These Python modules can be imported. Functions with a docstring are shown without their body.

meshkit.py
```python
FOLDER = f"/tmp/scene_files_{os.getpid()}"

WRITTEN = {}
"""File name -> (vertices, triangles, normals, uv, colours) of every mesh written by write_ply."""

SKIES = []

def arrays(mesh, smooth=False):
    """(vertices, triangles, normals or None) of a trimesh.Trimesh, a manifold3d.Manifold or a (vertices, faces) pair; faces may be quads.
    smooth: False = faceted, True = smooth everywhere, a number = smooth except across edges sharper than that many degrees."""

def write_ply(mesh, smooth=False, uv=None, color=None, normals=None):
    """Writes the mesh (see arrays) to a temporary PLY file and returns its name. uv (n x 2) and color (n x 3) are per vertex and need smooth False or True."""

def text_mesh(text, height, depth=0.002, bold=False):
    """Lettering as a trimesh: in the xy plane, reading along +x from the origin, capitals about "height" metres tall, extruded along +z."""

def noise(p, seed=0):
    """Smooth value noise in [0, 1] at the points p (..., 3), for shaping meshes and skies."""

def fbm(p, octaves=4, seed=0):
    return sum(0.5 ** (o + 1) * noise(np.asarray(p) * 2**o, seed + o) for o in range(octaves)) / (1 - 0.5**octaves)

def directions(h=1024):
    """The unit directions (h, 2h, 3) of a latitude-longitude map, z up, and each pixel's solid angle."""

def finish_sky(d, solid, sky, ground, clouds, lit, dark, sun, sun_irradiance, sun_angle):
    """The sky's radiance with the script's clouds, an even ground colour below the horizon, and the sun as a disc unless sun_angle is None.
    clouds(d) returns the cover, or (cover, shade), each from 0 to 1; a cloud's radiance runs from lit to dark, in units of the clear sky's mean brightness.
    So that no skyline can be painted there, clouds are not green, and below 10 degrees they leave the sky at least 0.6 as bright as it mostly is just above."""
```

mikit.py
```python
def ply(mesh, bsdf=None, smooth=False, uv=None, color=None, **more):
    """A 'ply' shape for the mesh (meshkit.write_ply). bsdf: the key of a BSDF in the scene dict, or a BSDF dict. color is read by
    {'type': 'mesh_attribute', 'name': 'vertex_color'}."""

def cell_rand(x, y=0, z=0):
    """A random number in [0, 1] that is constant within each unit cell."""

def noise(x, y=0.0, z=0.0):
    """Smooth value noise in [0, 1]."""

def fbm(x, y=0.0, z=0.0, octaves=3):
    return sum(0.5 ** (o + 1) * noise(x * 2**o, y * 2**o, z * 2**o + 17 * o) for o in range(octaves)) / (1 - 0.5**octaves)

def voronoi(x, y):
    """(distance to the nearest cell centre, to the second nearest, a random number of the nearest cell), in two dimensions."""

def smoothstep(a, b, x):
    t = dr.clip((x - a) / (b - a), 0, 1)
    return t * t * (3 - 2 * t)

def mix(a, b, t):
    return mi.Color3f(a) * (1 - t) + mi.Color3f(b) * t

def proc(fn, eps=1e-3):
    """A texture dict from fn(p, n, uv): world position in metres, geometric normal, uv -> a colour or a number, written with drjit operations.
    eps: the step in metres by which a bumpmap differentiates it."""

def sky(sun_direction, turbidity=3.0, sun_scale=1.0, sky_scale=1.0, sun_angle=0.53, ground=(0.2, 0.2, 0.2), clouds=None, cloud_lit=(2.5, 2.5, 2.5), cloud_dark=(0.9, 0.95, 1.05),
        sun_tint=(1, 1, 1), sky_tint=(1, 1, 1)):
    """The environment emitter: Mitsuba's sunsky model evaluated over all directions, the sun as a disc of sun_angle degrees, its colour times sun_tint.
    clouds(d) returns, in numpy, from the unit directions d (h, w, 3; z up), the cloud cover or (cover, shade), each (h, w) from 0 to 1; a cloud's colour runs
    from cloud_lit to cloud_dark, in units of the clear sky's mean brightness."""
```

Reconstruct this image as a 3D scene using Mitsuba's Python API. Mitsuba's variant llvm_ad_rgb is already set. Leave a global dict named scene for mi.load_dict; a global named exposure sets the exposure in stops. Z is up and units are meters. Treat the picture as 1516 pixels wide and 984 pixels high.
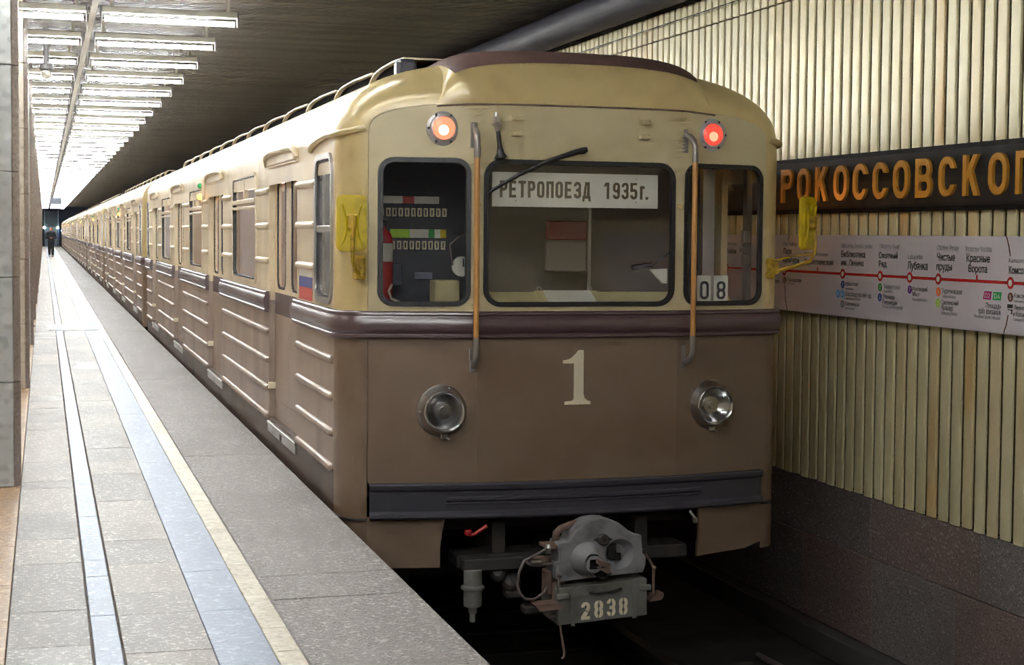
import math, random
import numpy as np, trimesh, mitsuba as mi, drjit as dr
import mikit, meshkit
from shapely.geometry import Polygon, LineString, box as sbox, Point
from shapely import affinity
from shapely.ops import unary_union
from scipy.spatial import ConvexHull
from scipy.spatial.transform import Rotation as Ro
random.seed(7); rng = np.random.default_rng(7)
T = mi.ScalarTransform4f
scene, labels = {}, {}

# ------------------------------------------------------------------ camera, light level
CAM_H = 1.60
F, PX, PY = 2405.11, 814.88, 465.13
_R = Ro.from_euler('ZXY', [-17.3187, -2.79897, -0.53997], degrees=True).as_matrix()
_o = np.array([0, 0, CAM_H])
scene['camera'] = {'type': 'perspective', 'fov': math.degrees(2*math.atan(758/F)), 'fov_axis': 'x', 'near_clip': 0.1, 'far_clip': 500.0,
    'principal_point_offset_x': -(PX-758)/1516, 'principal_point_offset_y': -(PY-492)/984,
    'to_world': T().look_at(origin=_o.tolist(), target=(_o+_R[:, 1]).tolist(), up=_R[:, 2].tolist())}
exposure = 2.1
LAMP = np.array([0.97, 1.0, 1.0])*24.0
LAMP_Y0, LAMP_PITCH, LAMP_FIRST, LAMP_LAST = 16.45, 2.193, -8, 67
scene['air'] = {'type': 'constant', 'radiance': {'type': 'rgb', 'value': [0.012, 0.012, 0.013]}}

# ------------------------------------------------------------------ helpers
def lin(*c):
    c = np.array(c, float)/255
    return np.where(c <= .04045, c/12.92, ((c+.055)/1.055)**2.4).tolist()
def tex(c): return {'type': 'rgb', 'value': c} if isinstance(c, (list, tuple)) else c
def P(c, rough=.5, metallic=0., spec=.5, cc=0., ccg=.9):
    b = {'type': 'principled', 'base_color': tex(c), 'roughness': rough if not callable(rough) else mikit.proc(rough), 'metallic': metallic}
    if spec > 1: b['eta'] = spec
    else: b['specular'] = spec
    if cc: b['clearcoat'] = cc; b['clearcoat_gloss'] = ccg
    return {'type': 'twosided', 'bsdf': b}
def M(name, *a, **k):
    scene['mat_'+name] = P(*a, **k); return 'mat_'+name
def add(key, mesh, mat, smooth=False, tw=None, **more):
    d = mikit.ply(mesh, mat, smooth=smooth, **more)
    if tw is not None: d['to_world'] = tw
    scene[key] = d; return key
_cnt = {}
def num(base):
    n = _cnt.get(base, 0); _cnt[base] = n+1
    return base if n == 0 else f'{base}_{n:03d}'
def tag(key, label, cat, group=None):
    labels[key] = {'label': label, 'category': cat}
    if group: labels[key]['group'] = group
    return key
def struct(key): labels[key] = {'kind': 'structure'}; return key
cat = trimesh.util.concatenate
_V = []
for sx in (-1, 1):
    for sy in (-1, 1):
        for sz in (-1, 1):
            for k in range(3): _V.append((sx, sy, sz, k))
_tv = np.array([[s[i]*(1.0 if i != s[3] else 1.0) - (0.3*s[i] if i != s[3] else 0) for i in range(3)] for s in _V])
_h = ConvexHull(_tv); _tf = _h.simplices.copy()
for i, f in enumerate(_tf):
    n = np.cross(_tv[f[1]]-_tv[f[0]], _tv[f[2]]-_tv[f[0]])
    if n @ _tv[f].mean(0) < 0: _tf[i] = f[::-1]
_S = np.array([s[:3] for s in _V], float); _K = np.array([[1.0 if i != s[3] else 0.0 for i in range(3)] for s in _V])
def box(x0, x1, y0, y1, z0, z1, bev=0.):
    if not bev:
        m = trimesh.creation.box(extents=(x1-x0, y1-y0, z1-z0)); m.apply_translation(((x0+x1)/2, (y0+y1)/2, (z0+z1)/2)); return m
    h = np.array([x1-x0, y1-y0, z1-z0])/2; c = np.array([x0+x1, y0+y1, z0+z1])/2
    b = min(bev, .45*h.min())
    return trimesh.Trimesh(_S*h - _S*_K*b + c, _tf.copy(), process=False)
def rr(x0, x1, y0, y1, r, q=6):
    return sbox(x0+r, y0+r, x1-r, y1-r).buffer(r, quad_segs=q)
def ext(poly, d):
    gs = [g for g in getattr(poly, 'geoms', [poly]) if g.area > 1e-9 and g.geom_type == 'Polygon']
    return cat([trimesh.creation.extrude_polygon(g, d, engine='earcut') for g in gs])
def plate(poly, axis, a, b):
    """polygon in (y,z) for axis x, in (x,z) for axis y, in (x,y) for axis z; from a to b along the axis"""
    m = ext(poly, abs(b-a)); v = m.vertices.copy(); lo = min(a, b)
    if axis == 'x': m = trimesh.Trimesh(np.c_[v[:, 2]+lo, v[:, 0], v[:, 1]], m.faces, process=False)
    elif axis == 'y': m = trimesh.Trimesh(np.c_[v[:, 0], v[:, 2]+lo, v[:, 1]], m.faces[:, ::-1], process=False)
    else: m = trimesh.Trimesh(v+[0, 0, lo], m.faces, process=False)
    return m
def tube(pts, r, n=8):
    p = np.asarray(pts, float); r = np.broadcast_to(r, (len(p),))
    t = np.gradient(p, axis=0); t /= np.linalg.norm(t, axis=1, keepdims=True)+1e-12
    a = np.cross(t[0], [0, 0, 1.] if abs(t[0, 2]) < .9 else [1., 0, 0]); V = []
    ang = np.arange(n)*2*np.pi/n
    for i in range(len(p)):
        a = a-t[i]*(a@t[i]); a /= np.linalg.norm(a)+1e-12; b = np.cross(t[i], a)
        V.append(p[i]+r[i]*(np.cos(ang)[:, None]*a+np.sin(ang)[:, None]*b))
    V = np.vstack(V+[p[:1], p[-1:]]); Fc = []; k = len(p)
    for i in range(k-1):
        for j in range(n):
            q = (i*n+j, i*n+(j+1) % n, (i+1)*n+(j+1) % n, (i+1)*n+j); Fc += [q[:3], (q[0], q[2], q[3])]
    for j in range(n):
        Fc.append((k*n, (j+1) % n, j)); Fc.append((k*n+1, (k-1)*n+j, (k-1)*n+(j+1) % n))
    return trimesh.Trimesh(V, Fc, process=False)
def arc(c, r, a0, a1, n, plane='xz'):
    t = np.radians(np.linspace(a0, a1, n)); u, v = r*np.cos(t), r*np.sin(t); z = np.zeros(n)
    return np.asarray(c)+{'xz': np.c_[u, z, v], 'yz': np.c_[z, u, v], 'xy': np.c_[u, v, z]}[plane]
def lathe(prof, o, d, n=32):
    """profile (radius, height along d) turned round the axis through o"""
    d = np.asarray(d, float)/np.linalg.norm(d); a = np.cross(d, [0, 0, 1.] if abs(d[2]) < .9 else [1., 0, 0]); a /= np.linalg.norm(a); b = np.cross(d, a)
    ang = np.arange(n)*2*np.pi/n; ring = np.cos(ang)[:, None]*a+np.sin(ang)[:, None]*b
    V = np.vstack([np.asarray(o)+max(r, 1e-5)*ring+h*d for r, h in prof]); Fc = []
    for i in range(len(prof)-1):
        for j in range(n):
            q = (i*n+j, i*n+(j+1) % n, (i+1)*n+(j+1) % n, (i+1)*n+j); Fc += [q[:3], (q[0], q[2], q[3])]
    return trimesh.Trimesh(V, Fc, process=False)
def grid(Pts):
    """surface through an (a, b, 3) array of points"""
    a, b = Pts.shape[:2]; i, j = np.meshgrid(np.arange(a-1), np.arange(b-1), indexing='ij'); k = (i*b+j).ravel()
    return trimesh.Trimesh(Pts.reshape(-1, 3), np.vstack([np.c_[k, k+1, k+b+1], np.c_[k, k+b+1, k+b]]), process=False)
def sweep(path, prof):
    """profile (out, z), closed, along a path in plan; out is to the right of the way"""
    p = np.asarray(path, float); t = np.gradient(p, axis=0); t /= np.linalg.norm(t, axis=1, keepdims=True); n = np.c_[t[:, 1], -t[:, 0]]
    pr = np.asarray(prof, float); m = len(pr)
    V = np.vstack([np.c_[p[i]+n[i]*pr[:, :1], pr[:, 1]] for i in range(len(p))]); Fc = []
    for i in range(len(p)-1):
        for j in range(m):
            q = (i*m+j, i*m+(j+1) % m, (i+1)*m+(j+1) % m, (i+1)*m+j); Fc += [q[:3], (q[0], q[2], q[3])]
    c = trimesh.creation.triangulate_polygon(Polygon(pr), engine='earcut')[1] % m
    Fc = np.vstack([Fc, c[:, ::-1], c+(len(p)-1)*m])
    return trimesh.Trimesh(V, Fc, process=False)
def move(m, x=0, y=0, z=0):
    m = m.copy(); m.apply_translation((x, y, z)); return m

# stroke lettering: letters on a W x 1 field
def ring(x0, x1, y0, y1, t, r):
    a = rr(x0, x1, y0, y1, min(r, (x1-x0)/2-.001, (y1-y0)/2-.001)); ri = max(.012, r-t)
    return a.difference(rr(x0+t, x1-t, y0+t, y1-t, min(ri, (x1-x0)/2-t-.001, (y1-y0)/2-t-.001)))
def glyph(ch, W, t, stencil=False):
    b = sbox; r = W*.48; full = b(0, 0, W, 1)
    if ch in 'ОO0': g = ring(0, W, 0, 1, t, r)
    elif ch == 'С': g = ring(0, W, 0, 1, t, r).difference(b(W*.55, .30, W*2, .70))
    elif ch == 'Р': g = b(0, 0, t, 1).union(ring(0, W, .40, 1, t, r)).union(b(0, .40, W*.4, .40+t)).union(b(0, 1-t, W*.4, 1))
    elif ch == 'В':
        g = unary_union([b(0, 0, t, 1), ring(0, W, 0, .5+t/2, t, r), ring(0, W*.94, .5-t/2, 1, t, r), b(0, 0, W*.4, t), b(0, 1-t, W*.4, 1), b(0, .5-t/2, W*.4, .5+t/2)])
    elif ch == 'К':
        g = unary_union([b(0, 0, t, 1), LineString([(t*.6, .36), (W-t*.55, 1.1)]).buffer(t*.5, cap_style=2), LineString([(W*.40, .62), (W-t*.5, -.1)]).buffer(t*.52, cap_style=2)]).intersection(b(0, 0, W*1.02, 1))
    elif ch == 'Г': g = b(0, 0, t, 1).union(b(0, 1-t, W, 1))
    elif ch == 'г': g = b(0, 0, t, .82).union(b(0, .82-t, W*.72, .82))
    elif ch == 'Е': g = unary_union([b(0, 0, t, 1), b(0, 0, W*.92, t), b(0, 1-t, W*.92, 1), b(0, .5-t/2, W*.85, .5+t/2)])
    elif ch == 'Т': g = b(W/2-t/2, 0, W/2+t/2, 1).union(b(0, 1-t, W, 1))
    elif ch == 'П': g = unary_union([b(0, 0, t, 1), b(W-t, 0, W, 1), b(0, 1-t, W, 1)])
    elif ch == 'Д':
        g = unary_union([Polygon([(W*.02, 0), (W*.02+t, 0), (W*.42+t*.3, 1), (W*.30, 1)]), b(W*.30, 1-t, W*.92, 1), b(W*.92-t, 0, W*.92, 1), b(-W*.06, 0, W*1.06, t), b(-W*.06, -.18, t*.8-W*.06, t), b(W*1.06-t*.8, -.18, W*1.06, t)])
    elif ch in 'З3':
        g = unary_union([ring(0, W, 0, .5+t/2, t, r), ring(0, W, .5-t/2, 1, t, r)]).difference(b(-1, .27, W*.40, .73)).union(b(W*.3, .5-t/2, W*.6, .5+t/2))
    elif ch == '8': g = unary_union([ring(0, W, 0, .5+t/2, t, r), ring(0, W, .5-t/2, 1, t, r)])
    elif ch == '9': g = ring(0, W, .40, 1, t, r).union(ring(0, W, 0, 1, t, r).difference(b(-1, .25, W*.5, .55)))
    elif ch == '5': g = unary_union([b(0, 1-t*.9, W*.95, 1), b(0, .44, t, 1), ring(0, W, 0, .64, t, r).difference(b(-1, .26, W*.4, .44))])
    elif ch == '1': g = unary_union([b(W*.45, 0, W*.45+t, 1), Polygon([(W*.05, .86), (W*.05, .72), (W*.45, .80), (W*.45, 1), (W*.3, 1)])])
    elif ch == '2':
        g = unary_union([ring(0, W, .42, 1, t, r).difference(b(-1, 0, W*.5, .70)).difference(b(-1, 0, W-t*1.02, .58)), Polygon([(W-t, .66), (W, .62), (W*.42+t*.3, t*.6), (0, t*.6), (0, t)]), b(0, 0, W, t)])
    elif ch == '.': g = b(0, 0, t, t)
    else: g = full
    if stencil:
        w = t*.30
        if ch in '83': g = g.difference(b(W/2-w/2, -1, W/2+w/2, 2)) if ch == '8' else g.difference(b(W/2-w/2, 0, W/2+w/2, t*1.2)).difference(b(W/2-w/2, 1-t*1.2, W/2+w/2, 1))
        if ch == '2': g = g.difference(LineString([(W*.2, .58), (W*1.1, .36)]).buffer(w/2))
    return g
def text_fit(s, u0, u1, v0, cap, depth=.0012, bold=False, cache={}):
    """font lettering scaled to begin at u0 and end at u1, baseline v0, capitals cap high; flat in (u, v)"""
    k = (s, bold)
    if k not in cache: cache[k] = meshkit.text_mesh(s, 1.0, 1.0, bold)
    m = cache[k].copy(); v = m.vertices; a, b = v[:, 0].min(), v[:, 0].max()
    m.vertices = np.c_[u0+(v[:, 0]-a)/(b-a)*(u1-u0), v0+v[:, 1]*cap, v[:, 2]*depth]
    return m
def on_wall(m, x):
    """lettering (u, v, depth) onto the right wall: u is -Y, v is z, depth is towards the track"""
    v = m.vertices; return trimesh.Trimesh(np.c_[x-v[:, 2], -v[:, 0], v[:, 1]], m.faces, process=False)
def on_front(m, y):
    v = m.vertices; return trimesh.Trimesh(np.c_[v[:, 0], y-v[:, 2], v[:, 1]], m.faces, process=False)

# ------------------------------------------------------------------ materials
N, FB, SS = mikit.noise, mikit.fbm, mikit.smoothstep
def dirty(base, dirt, scale=3., amt=.5, lo=.45, hi=.8, streak=1., grime=None):
    base, dirt = lin(*base), lin(*dirt)
    def f(p, n, uv):
        w = SS(lo, hi, FB(p.x*scale+5, p.y*scale, p.z*scale/streak, 4))*amt
        return mikit.mix(base, dirt, w)
    return mikit.proc(f)
def speckle(base, dark, light, s=140., stain=.35, sc=1.6, stainc=(95, 92, 90)):
    base, dark, light, stc = lin(*base), lin(*dark), lin(*light), lin(*stainc)
    def f(p, n, uv):
        a = N(p.x*s, p.y*s, p.z*s); b = N(p.x*s*.55+9, p.y*s*.55, p.z*s*.55)
        c = mikit.mix(mikit.mix(base, dark, SS(.55, .85, a)*.75), light, SS(.6, .9, b)*.6)
        w = SS(.5, .78, FB(p.x*sc+3, p.y*sc*.8, p.z*sc, 4))*stain
        return mikit.mix(c, stc, w)
    return mikit.proc(f)
def streak_rough(p, n, uv): return .30+.16*N(p.y*14, p.x*2, p.z*.7)+.10*N(p.y*45, 0, p.z*2)
BEIGE, BROWN = (203, 182, 128), (104, 87, 72)
beige = M('beige_paint', dirty(BEIGE, (150, 118, 70), 2.2, .55), .28, spec=.5, cc=.3)
beige_front = M('beige_front_paint', dirty((196, 183, 146), (160, 140, 98), 2.2, .5), .4, spec=.4)
beige_side = M('beige_side_paint', dirty((206, 189, 156), (172, 152, 120), 2.4, .5, streak=4), streak_rough, spec=2.0, cc=1., ccg=.75)
brown = M('brown_paint', dirty(BROWN, (92, 70, 52), 2.5, .5), .38, spec=.45)
brown_side = M('brown_side_paint', dirty((122, 102, 86), (98, 78, 62), 2.5, .6, streak=4), streak_rough, spec=2.0, cc=1., ccg=.75)
skirt_m = M('sill_paint', dirty((70, 54, 44), (48, 38, 33), 3, .6), .45)
belt_m = M('belt_paint', lin(64, 46, 50), .30, spec=.9, cc=.5)
cap_brown = M('cap_paint', dirty((76, 56, 52), (98, 74, 60), 4, .4), .5)
bumper_m = M('bumper_paint', lin(52, 51, 58), .36, spec=.5)
rubber = M('rubber', lin(24, 24, 26), .42)
black = M('black_paint', lin(18, 18, 20), .5)
dark = M('dark_steel', dirty((38, 36, 36), (58, 46, 40), 9, .6), .6)
void = M('void_black', lin(8, 8, 9), .95, spec=.05)
darkest = M('under_dark', lin(16, 15, 15), .8)
chrome = M('chrome', lin(205, 205, 208), .16, metallic=1.)
chrome_worn = M('chrome_worn', lin(165, 162, 160), .32, metallic=1.)
satin_dk = M('satin_grey', lin(128, 122, 118), .3, metallic=.5, spec=.6)
satin = M('satin_metal', lin(176, 172, 172), .3, metallic=.35, spec=.6)
alu = M('window_metal', lin(176, 172, 168), .3, metallic=1.)
wood = M('varnished_wood', dirty((176, 126, 66), (140, 92, 44), 8, .6, streak=10), .35, spec=.5, cc=.3)
yellow = M('yellow_paint', dirty((184, 160, 20), (120, 96, 18), 14, .55), .4)
yellow_dk = M('worn_yellow', dirty((160, 128, 30), (70, 52, 26), 30, .7), .5)
cream_m = M('cream_paint', lin(226, 216, 190), .5)
white_m = M('white_card', lin(222, 222, 212), .55)
sign_ink = M('sign_ink', lin(78, 66, 46), .6)
ink = M('black_ink', lin(34, 34, 38), .6)
ink_soft = M('grey_ink', lin(108, 106, 110), .6)
red_ink = M('red_ink', lin(168, 30, 34), .55)
map_m = M('map_sheet', lin(214, 208, 214), .4, spec=.4)
gold = M('gold_letters', dirty((200, 142, 56), (172, 116, 44), 10, .5), .34, metallic=.2, spec=.5)
board_band = M('board_band', dirty((34, 30, 29), (50, 44, 40), 6, .6), .6, spec=.25)
board_m = M('black_board', dirty((22, 21, 21), (34, 30, 29), 6, .6), .6, spec=.25)
coupler_m = M('coupler_grey', dirty((118, 117, 120), (70, 65, 62), 9, .7), .5)
coupler_box = M('coupler_box_grey', dirty((102, 102, 97), (70, 65, 58), 7, .7), .5)
rust = M('rusty_steel', dirty((104, 84, 74), (70, 56, 50), 14, .7), .6)
hose_m = M('hose', lin(92, 82, 80), .6)
red_m = M('red_paint', lin(150, 30, 28), .4)
red_cloth = M('red_cloth', lin(120, 44, 40), .8)
fabric_grey = M('grey_brown_cloth', lin(120, 110, 98), .8)
cab_dark = M('cab_wall', lin(54, 55, 60), .6)
cab_beige = M('cab_console', dirty((190, 178, 136), (150, 136, 98), 5, .5), .5)
inside = M('saloon_lining', lin(182, 150, 128), .6)
orange_m = M('orange_card', lin(220, 150, 84), .6)
flag_white = M('flag_white', lin(226, 220, 210), .45); flag_blue = M('flag_blue', lin(52, 62, 122), .45); flag_red = M('flag_red', lin(176, 62, 52), .45)
for nm, c in dict(b=(30, 60, 150), c=(60, 160, 215), g=(120, 122, 126), n=(90, 50, 40), v=(40, 140, 60), p=(96, 40, 140), o=(222, 104, 40), l=(160, 200, 50), m=(170, 24, 110), e=(40, 150, 84)).items(): M('badge_'+nm, lin(*c), .5)
scene['mat_pane'] = {'type': 'thindielectric', 'int_ior': 1.5}
gran_light = M('light_granite', speckle((143, 140, 138), (120, 116, 112), (215, 212, 208), 150, .5, 1.3, (116, 112, 108)), .56, spec=.3)
gran_light2 = M('light_granite_warm', speckle((152, 148, 144), (130, 124, 118), (222, 218, 212), 150, .3, 1.9, (122, 116, 110)), .55, spec=.3)
gran_dirty = M('stained_granite', speckle((122, 119, 116), (92, 90, 88), (196, 192, 188), 150, .85, 2.6, (96, 94, 92)), .5, spec=.4)
gran_blue = M('blue_granite', speckle((134, 145, 164), (122, 132, 148), (165, 175, 190), 90, .3, 2.2, (118, 128, 144)), .5, spec=.45)
gran_cream = M('cream_marble', speckle((206, 198, 178), (182, 172, 150), (224, 218, 202), 60, .35, 4., (168, 158, 138)), .45)
gran_edge = M('edge_granite', speckle((124, 119, 116), (70, 66, 64), (184, 180, 176), 150, .4, 1.4, (100, 95, 90)), .6, spec=.3)
gran_brown = M('tan_granite', speckle((150, 122, 92), (120, 96, 70), (176, 150, 120), 100, .4, 2., (112, 92, 72)), .4)
gutter_m = M('gutter_dirt', lin(70, 58, 50), .8)
concrete = M('dark_concrete', dirty((62, 60, 60), (40, 40, 40), 2, .6), .85)
bed_m = M('track_bed', dirty((40, 39, 40), (24, 24, 25), 3, .7), .9)
rail_m = M('rail_steel', lin(120, 116, 114), .35, metallic=.9)
gran_wall = M('wall_granite', speckle((112, 106, 104), (64, 60, 60), (150, 146, 144), 120, .4, 1.2, (84, 78, 76)), .5)
gran_wall2 = M('wall_granite_red', speckle((118, 102, 98), (70, 60, 58), (152, 144, 140), 120, .4, 1.2, (84, 76, 74)), .5)
def plank_tex(base, dirt):
    b_, d_ = lin(*base), lin(*dirt)
    def f(p, n, uv): return mikit.mix(b_, d_, SS(.62, .85, FB(p.y*3.1, p.z*1.3, 4., 3))*.5)
    return mikit.proc(f)
planks = [M('wall_panel_%s' % w, plank_tex(c, d), r+.08, metallic=.12, spec=.5) for w, c, d, r in (('pale', (214, 204, 162), (176, 160, 112), .27), ('green', (210, 202, 164), (170, 160, 120), .3), ('warm', (206, 194, 156), (178, 150, 96), .28), ('worn', (204, 190, 148), (190, 142, 62), .3))]
slat_m = M('ceiling_slat', dirty((72, 66, 59), (56, 52, 48), 1.5, .5), .5)
slat_n = M('ceiling_slat_dark', dirty((64, 59, 54), (48, 46, 43), 1.5, .5), .5)
backing = M('panel_backing', lin(132, 118, 88), .6)
plenum = M('plenum', lin(22, 21, 21), .9)
pipe_m = M('dark_duct', dirty((50, 50, 60), (36, 36, 44), 3, .5), .55)
fix_m = M('lamp_housing', lin(196, 192, 180), .5)
fix_end = M('lamp_end', lin(92, 90, 92), .5)
marble = M('white_marble', speckle((176, 178, 176), (150, 152, 150), (200, 202, 200), 26, .6, 1.5, (136, 132, 124)), .35, spec=.45)
marble_w = M('cream_marble_slab', speckle((188, 178, 160), (160, 148, 128), (206, 198, 184), 26, .6, 1.8, (150, 134, 112)), .38, spec=.45)
strip_m = M('brown_marble', speckle((124, 112, 104), (98, 88, 82), (146, 136, 128), 60, .3, 2., (100, 90, 84)), .4)
far_dark = M('far_wall', lin(58, 62, 72), .7)
far_grey = M('far_panel', lin(110, 114, 128), .6)
cloth_dk = M('dark_jacket', lin(30, 33, 40), .8); cloth_tr = M('dark_trousers', lin(28, 34, 38), .8); skin = M('skin', lin(205, 150, 125), .5); hair_m = M('dark_hair', lin(40, 32, 28), .6); shoe_m = M('grey_shoes', lin(150, 150, 156), .6)
def EM(rgb): return {'type': 'area', 'radiance': {'type': 'rgb', 'value': [float(x) for x in rgb]}}

# ------------------------------------------------------------------ the station shell
XW = 5.20            # face of the ribbed wall
PE = 1.585           # platform edge
CEIL = 3.92
Y0, Y1 = -7.0, 168.0
add(struct('floor'), box(-6.0, PE-.09, Y0, Y1, -.30, -.012), gutter_m)
add('floor__platform_face', box(PE-.12, PE-.09, Y0, Y1, -1.30, -.03), concrete)
add(struct('track_bed'), box(PE-.12, XW+.1, Y0, Y1+3, -1.45, -1.28), bed_m)
def lay(x0, x1, ys, mats, name, gap=.004, h=.012, bev=.004):
    for a, b in zip(ys[:-1], ys[1:]):
        add('floor__'+num(name), box(x0, x1, a+gap/2, b-gap/2, -h, random.uniform(-.002, .0), bev), random.choice(mats))
def cuts(y0, y1, fixed, lo, hi):
    ys = sorted(fixed)
    while ys[0] > y0: ys.insert(0, ys[0]-random.uniform(lo, hi))
    while ys[-1] < y1: ys.append(ys[-1]+random.uniform(lo, hi))
    return ys
ysA = cuts(4.5, 28, [7.08, 8.1, 8.75, 9.6, 10.5, 10.78, 11.24, 11.7, 12.96], .45, .95)
ysB = cuts(4.5, 28, [6.28, 6.93, 7.34, 8.0, 8.62, 9.23, 9.91, 11.02, 11.6, 12.34, 13.08, 13.57, 14.69], .45, .85)
ysN = cuts(4.5, 28, [6.35, 6.95, 7.75, 8.15, 9.4, 10.6, 12.2], .6, 1.2)
ysW = cuts(4.5, 28, [6.92, 7.75, 8.39, 9.4, 11.51, 14.61], .8, 1.6)
ysC = cuts(4.5, 28, [6.17, 6.48, 6.55, 6.80, 7.10, 7.53, 7.85, 8.28, 8.69], .28, .45)
ysE = cuts(4.0, 40, [7.05, 7.55, 11.77, 14.47, 17.97, 22.28, 24.12], 1.2, 3.2)
lt = [gran_light, gran_light, gran_light2, gran_light2, gran_dirty]
lay(-.145, .165, ysA, lt, 'granite_tile')
lay(.174, .276, ysN, [gran_blue], 'blue_granite_strip')
lay(.285, .611, ysB, lt, 'granite_tile')
lay(.613, .829, ysW, [gran_blue], 'blue_granite_slab')
lay(.831, .932, ysC, [gran_cream], 'cream_tile')
lay(.934, PE, ysE, [gran_edge], 'edge_slab', h=.10, bev=.008)
lay(-.80, -.149, cuts(4.5, 28, [9.5], .6, 1.0), [gran_brown], 'tan_tile')
for nm, x0, x1, ys, m in (('granite_run', -.145, .163, ysA, gran_light2), ('blue_granite_run', .174, .276, ysN, gran_blue), ('granite_run', .285, .611, ysB, gran_light2), ('blue_granite_run', .613, .829, ysW, gran_blue), ('cream_run', .831, .932, ysC, gran_cream), ('edge_run', .934, PE, ysE, gran_edge), ('tan_run', -.80, -.149, [0, 28.6], gran_brown), ('tan_run', -6, -.802, [0, 4.], gran_brown)):
    add('floor__'+num(nm), box(x0, x1, ys[-1]+.003, Y1, -.012, -.001), m)
    if ys[0] > 1: add('floor__'+num(nm), box(x0, x1, Y0, ys[0]-.003, -.012, -.001), m)
add('floor__'+num('tan_run'), box(-6, -.149, Y0, 4.0, -.012, -.001), gran_brown)
add('drain_grate__frame', cat([box(.06, .84, 27.15, 27.19, -.02, .012), box(.06, .84, 28.41, 28.45, -.02, .012), box(.06, .10, 27.19, 28.41, -.02, .012), box(.80, .84, 27.19, 28.41, -.02, .012)]), alu)
for i in range(10): add('drain_grate__'+num('grate_bar'), box(.10, .80, 27.22+i*.122, 27.29+i*.122, -.02, .010), alu)
tag('drain_grate', 'metal drain grate laid across the platform stone strips', 'drain grate')

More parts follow.
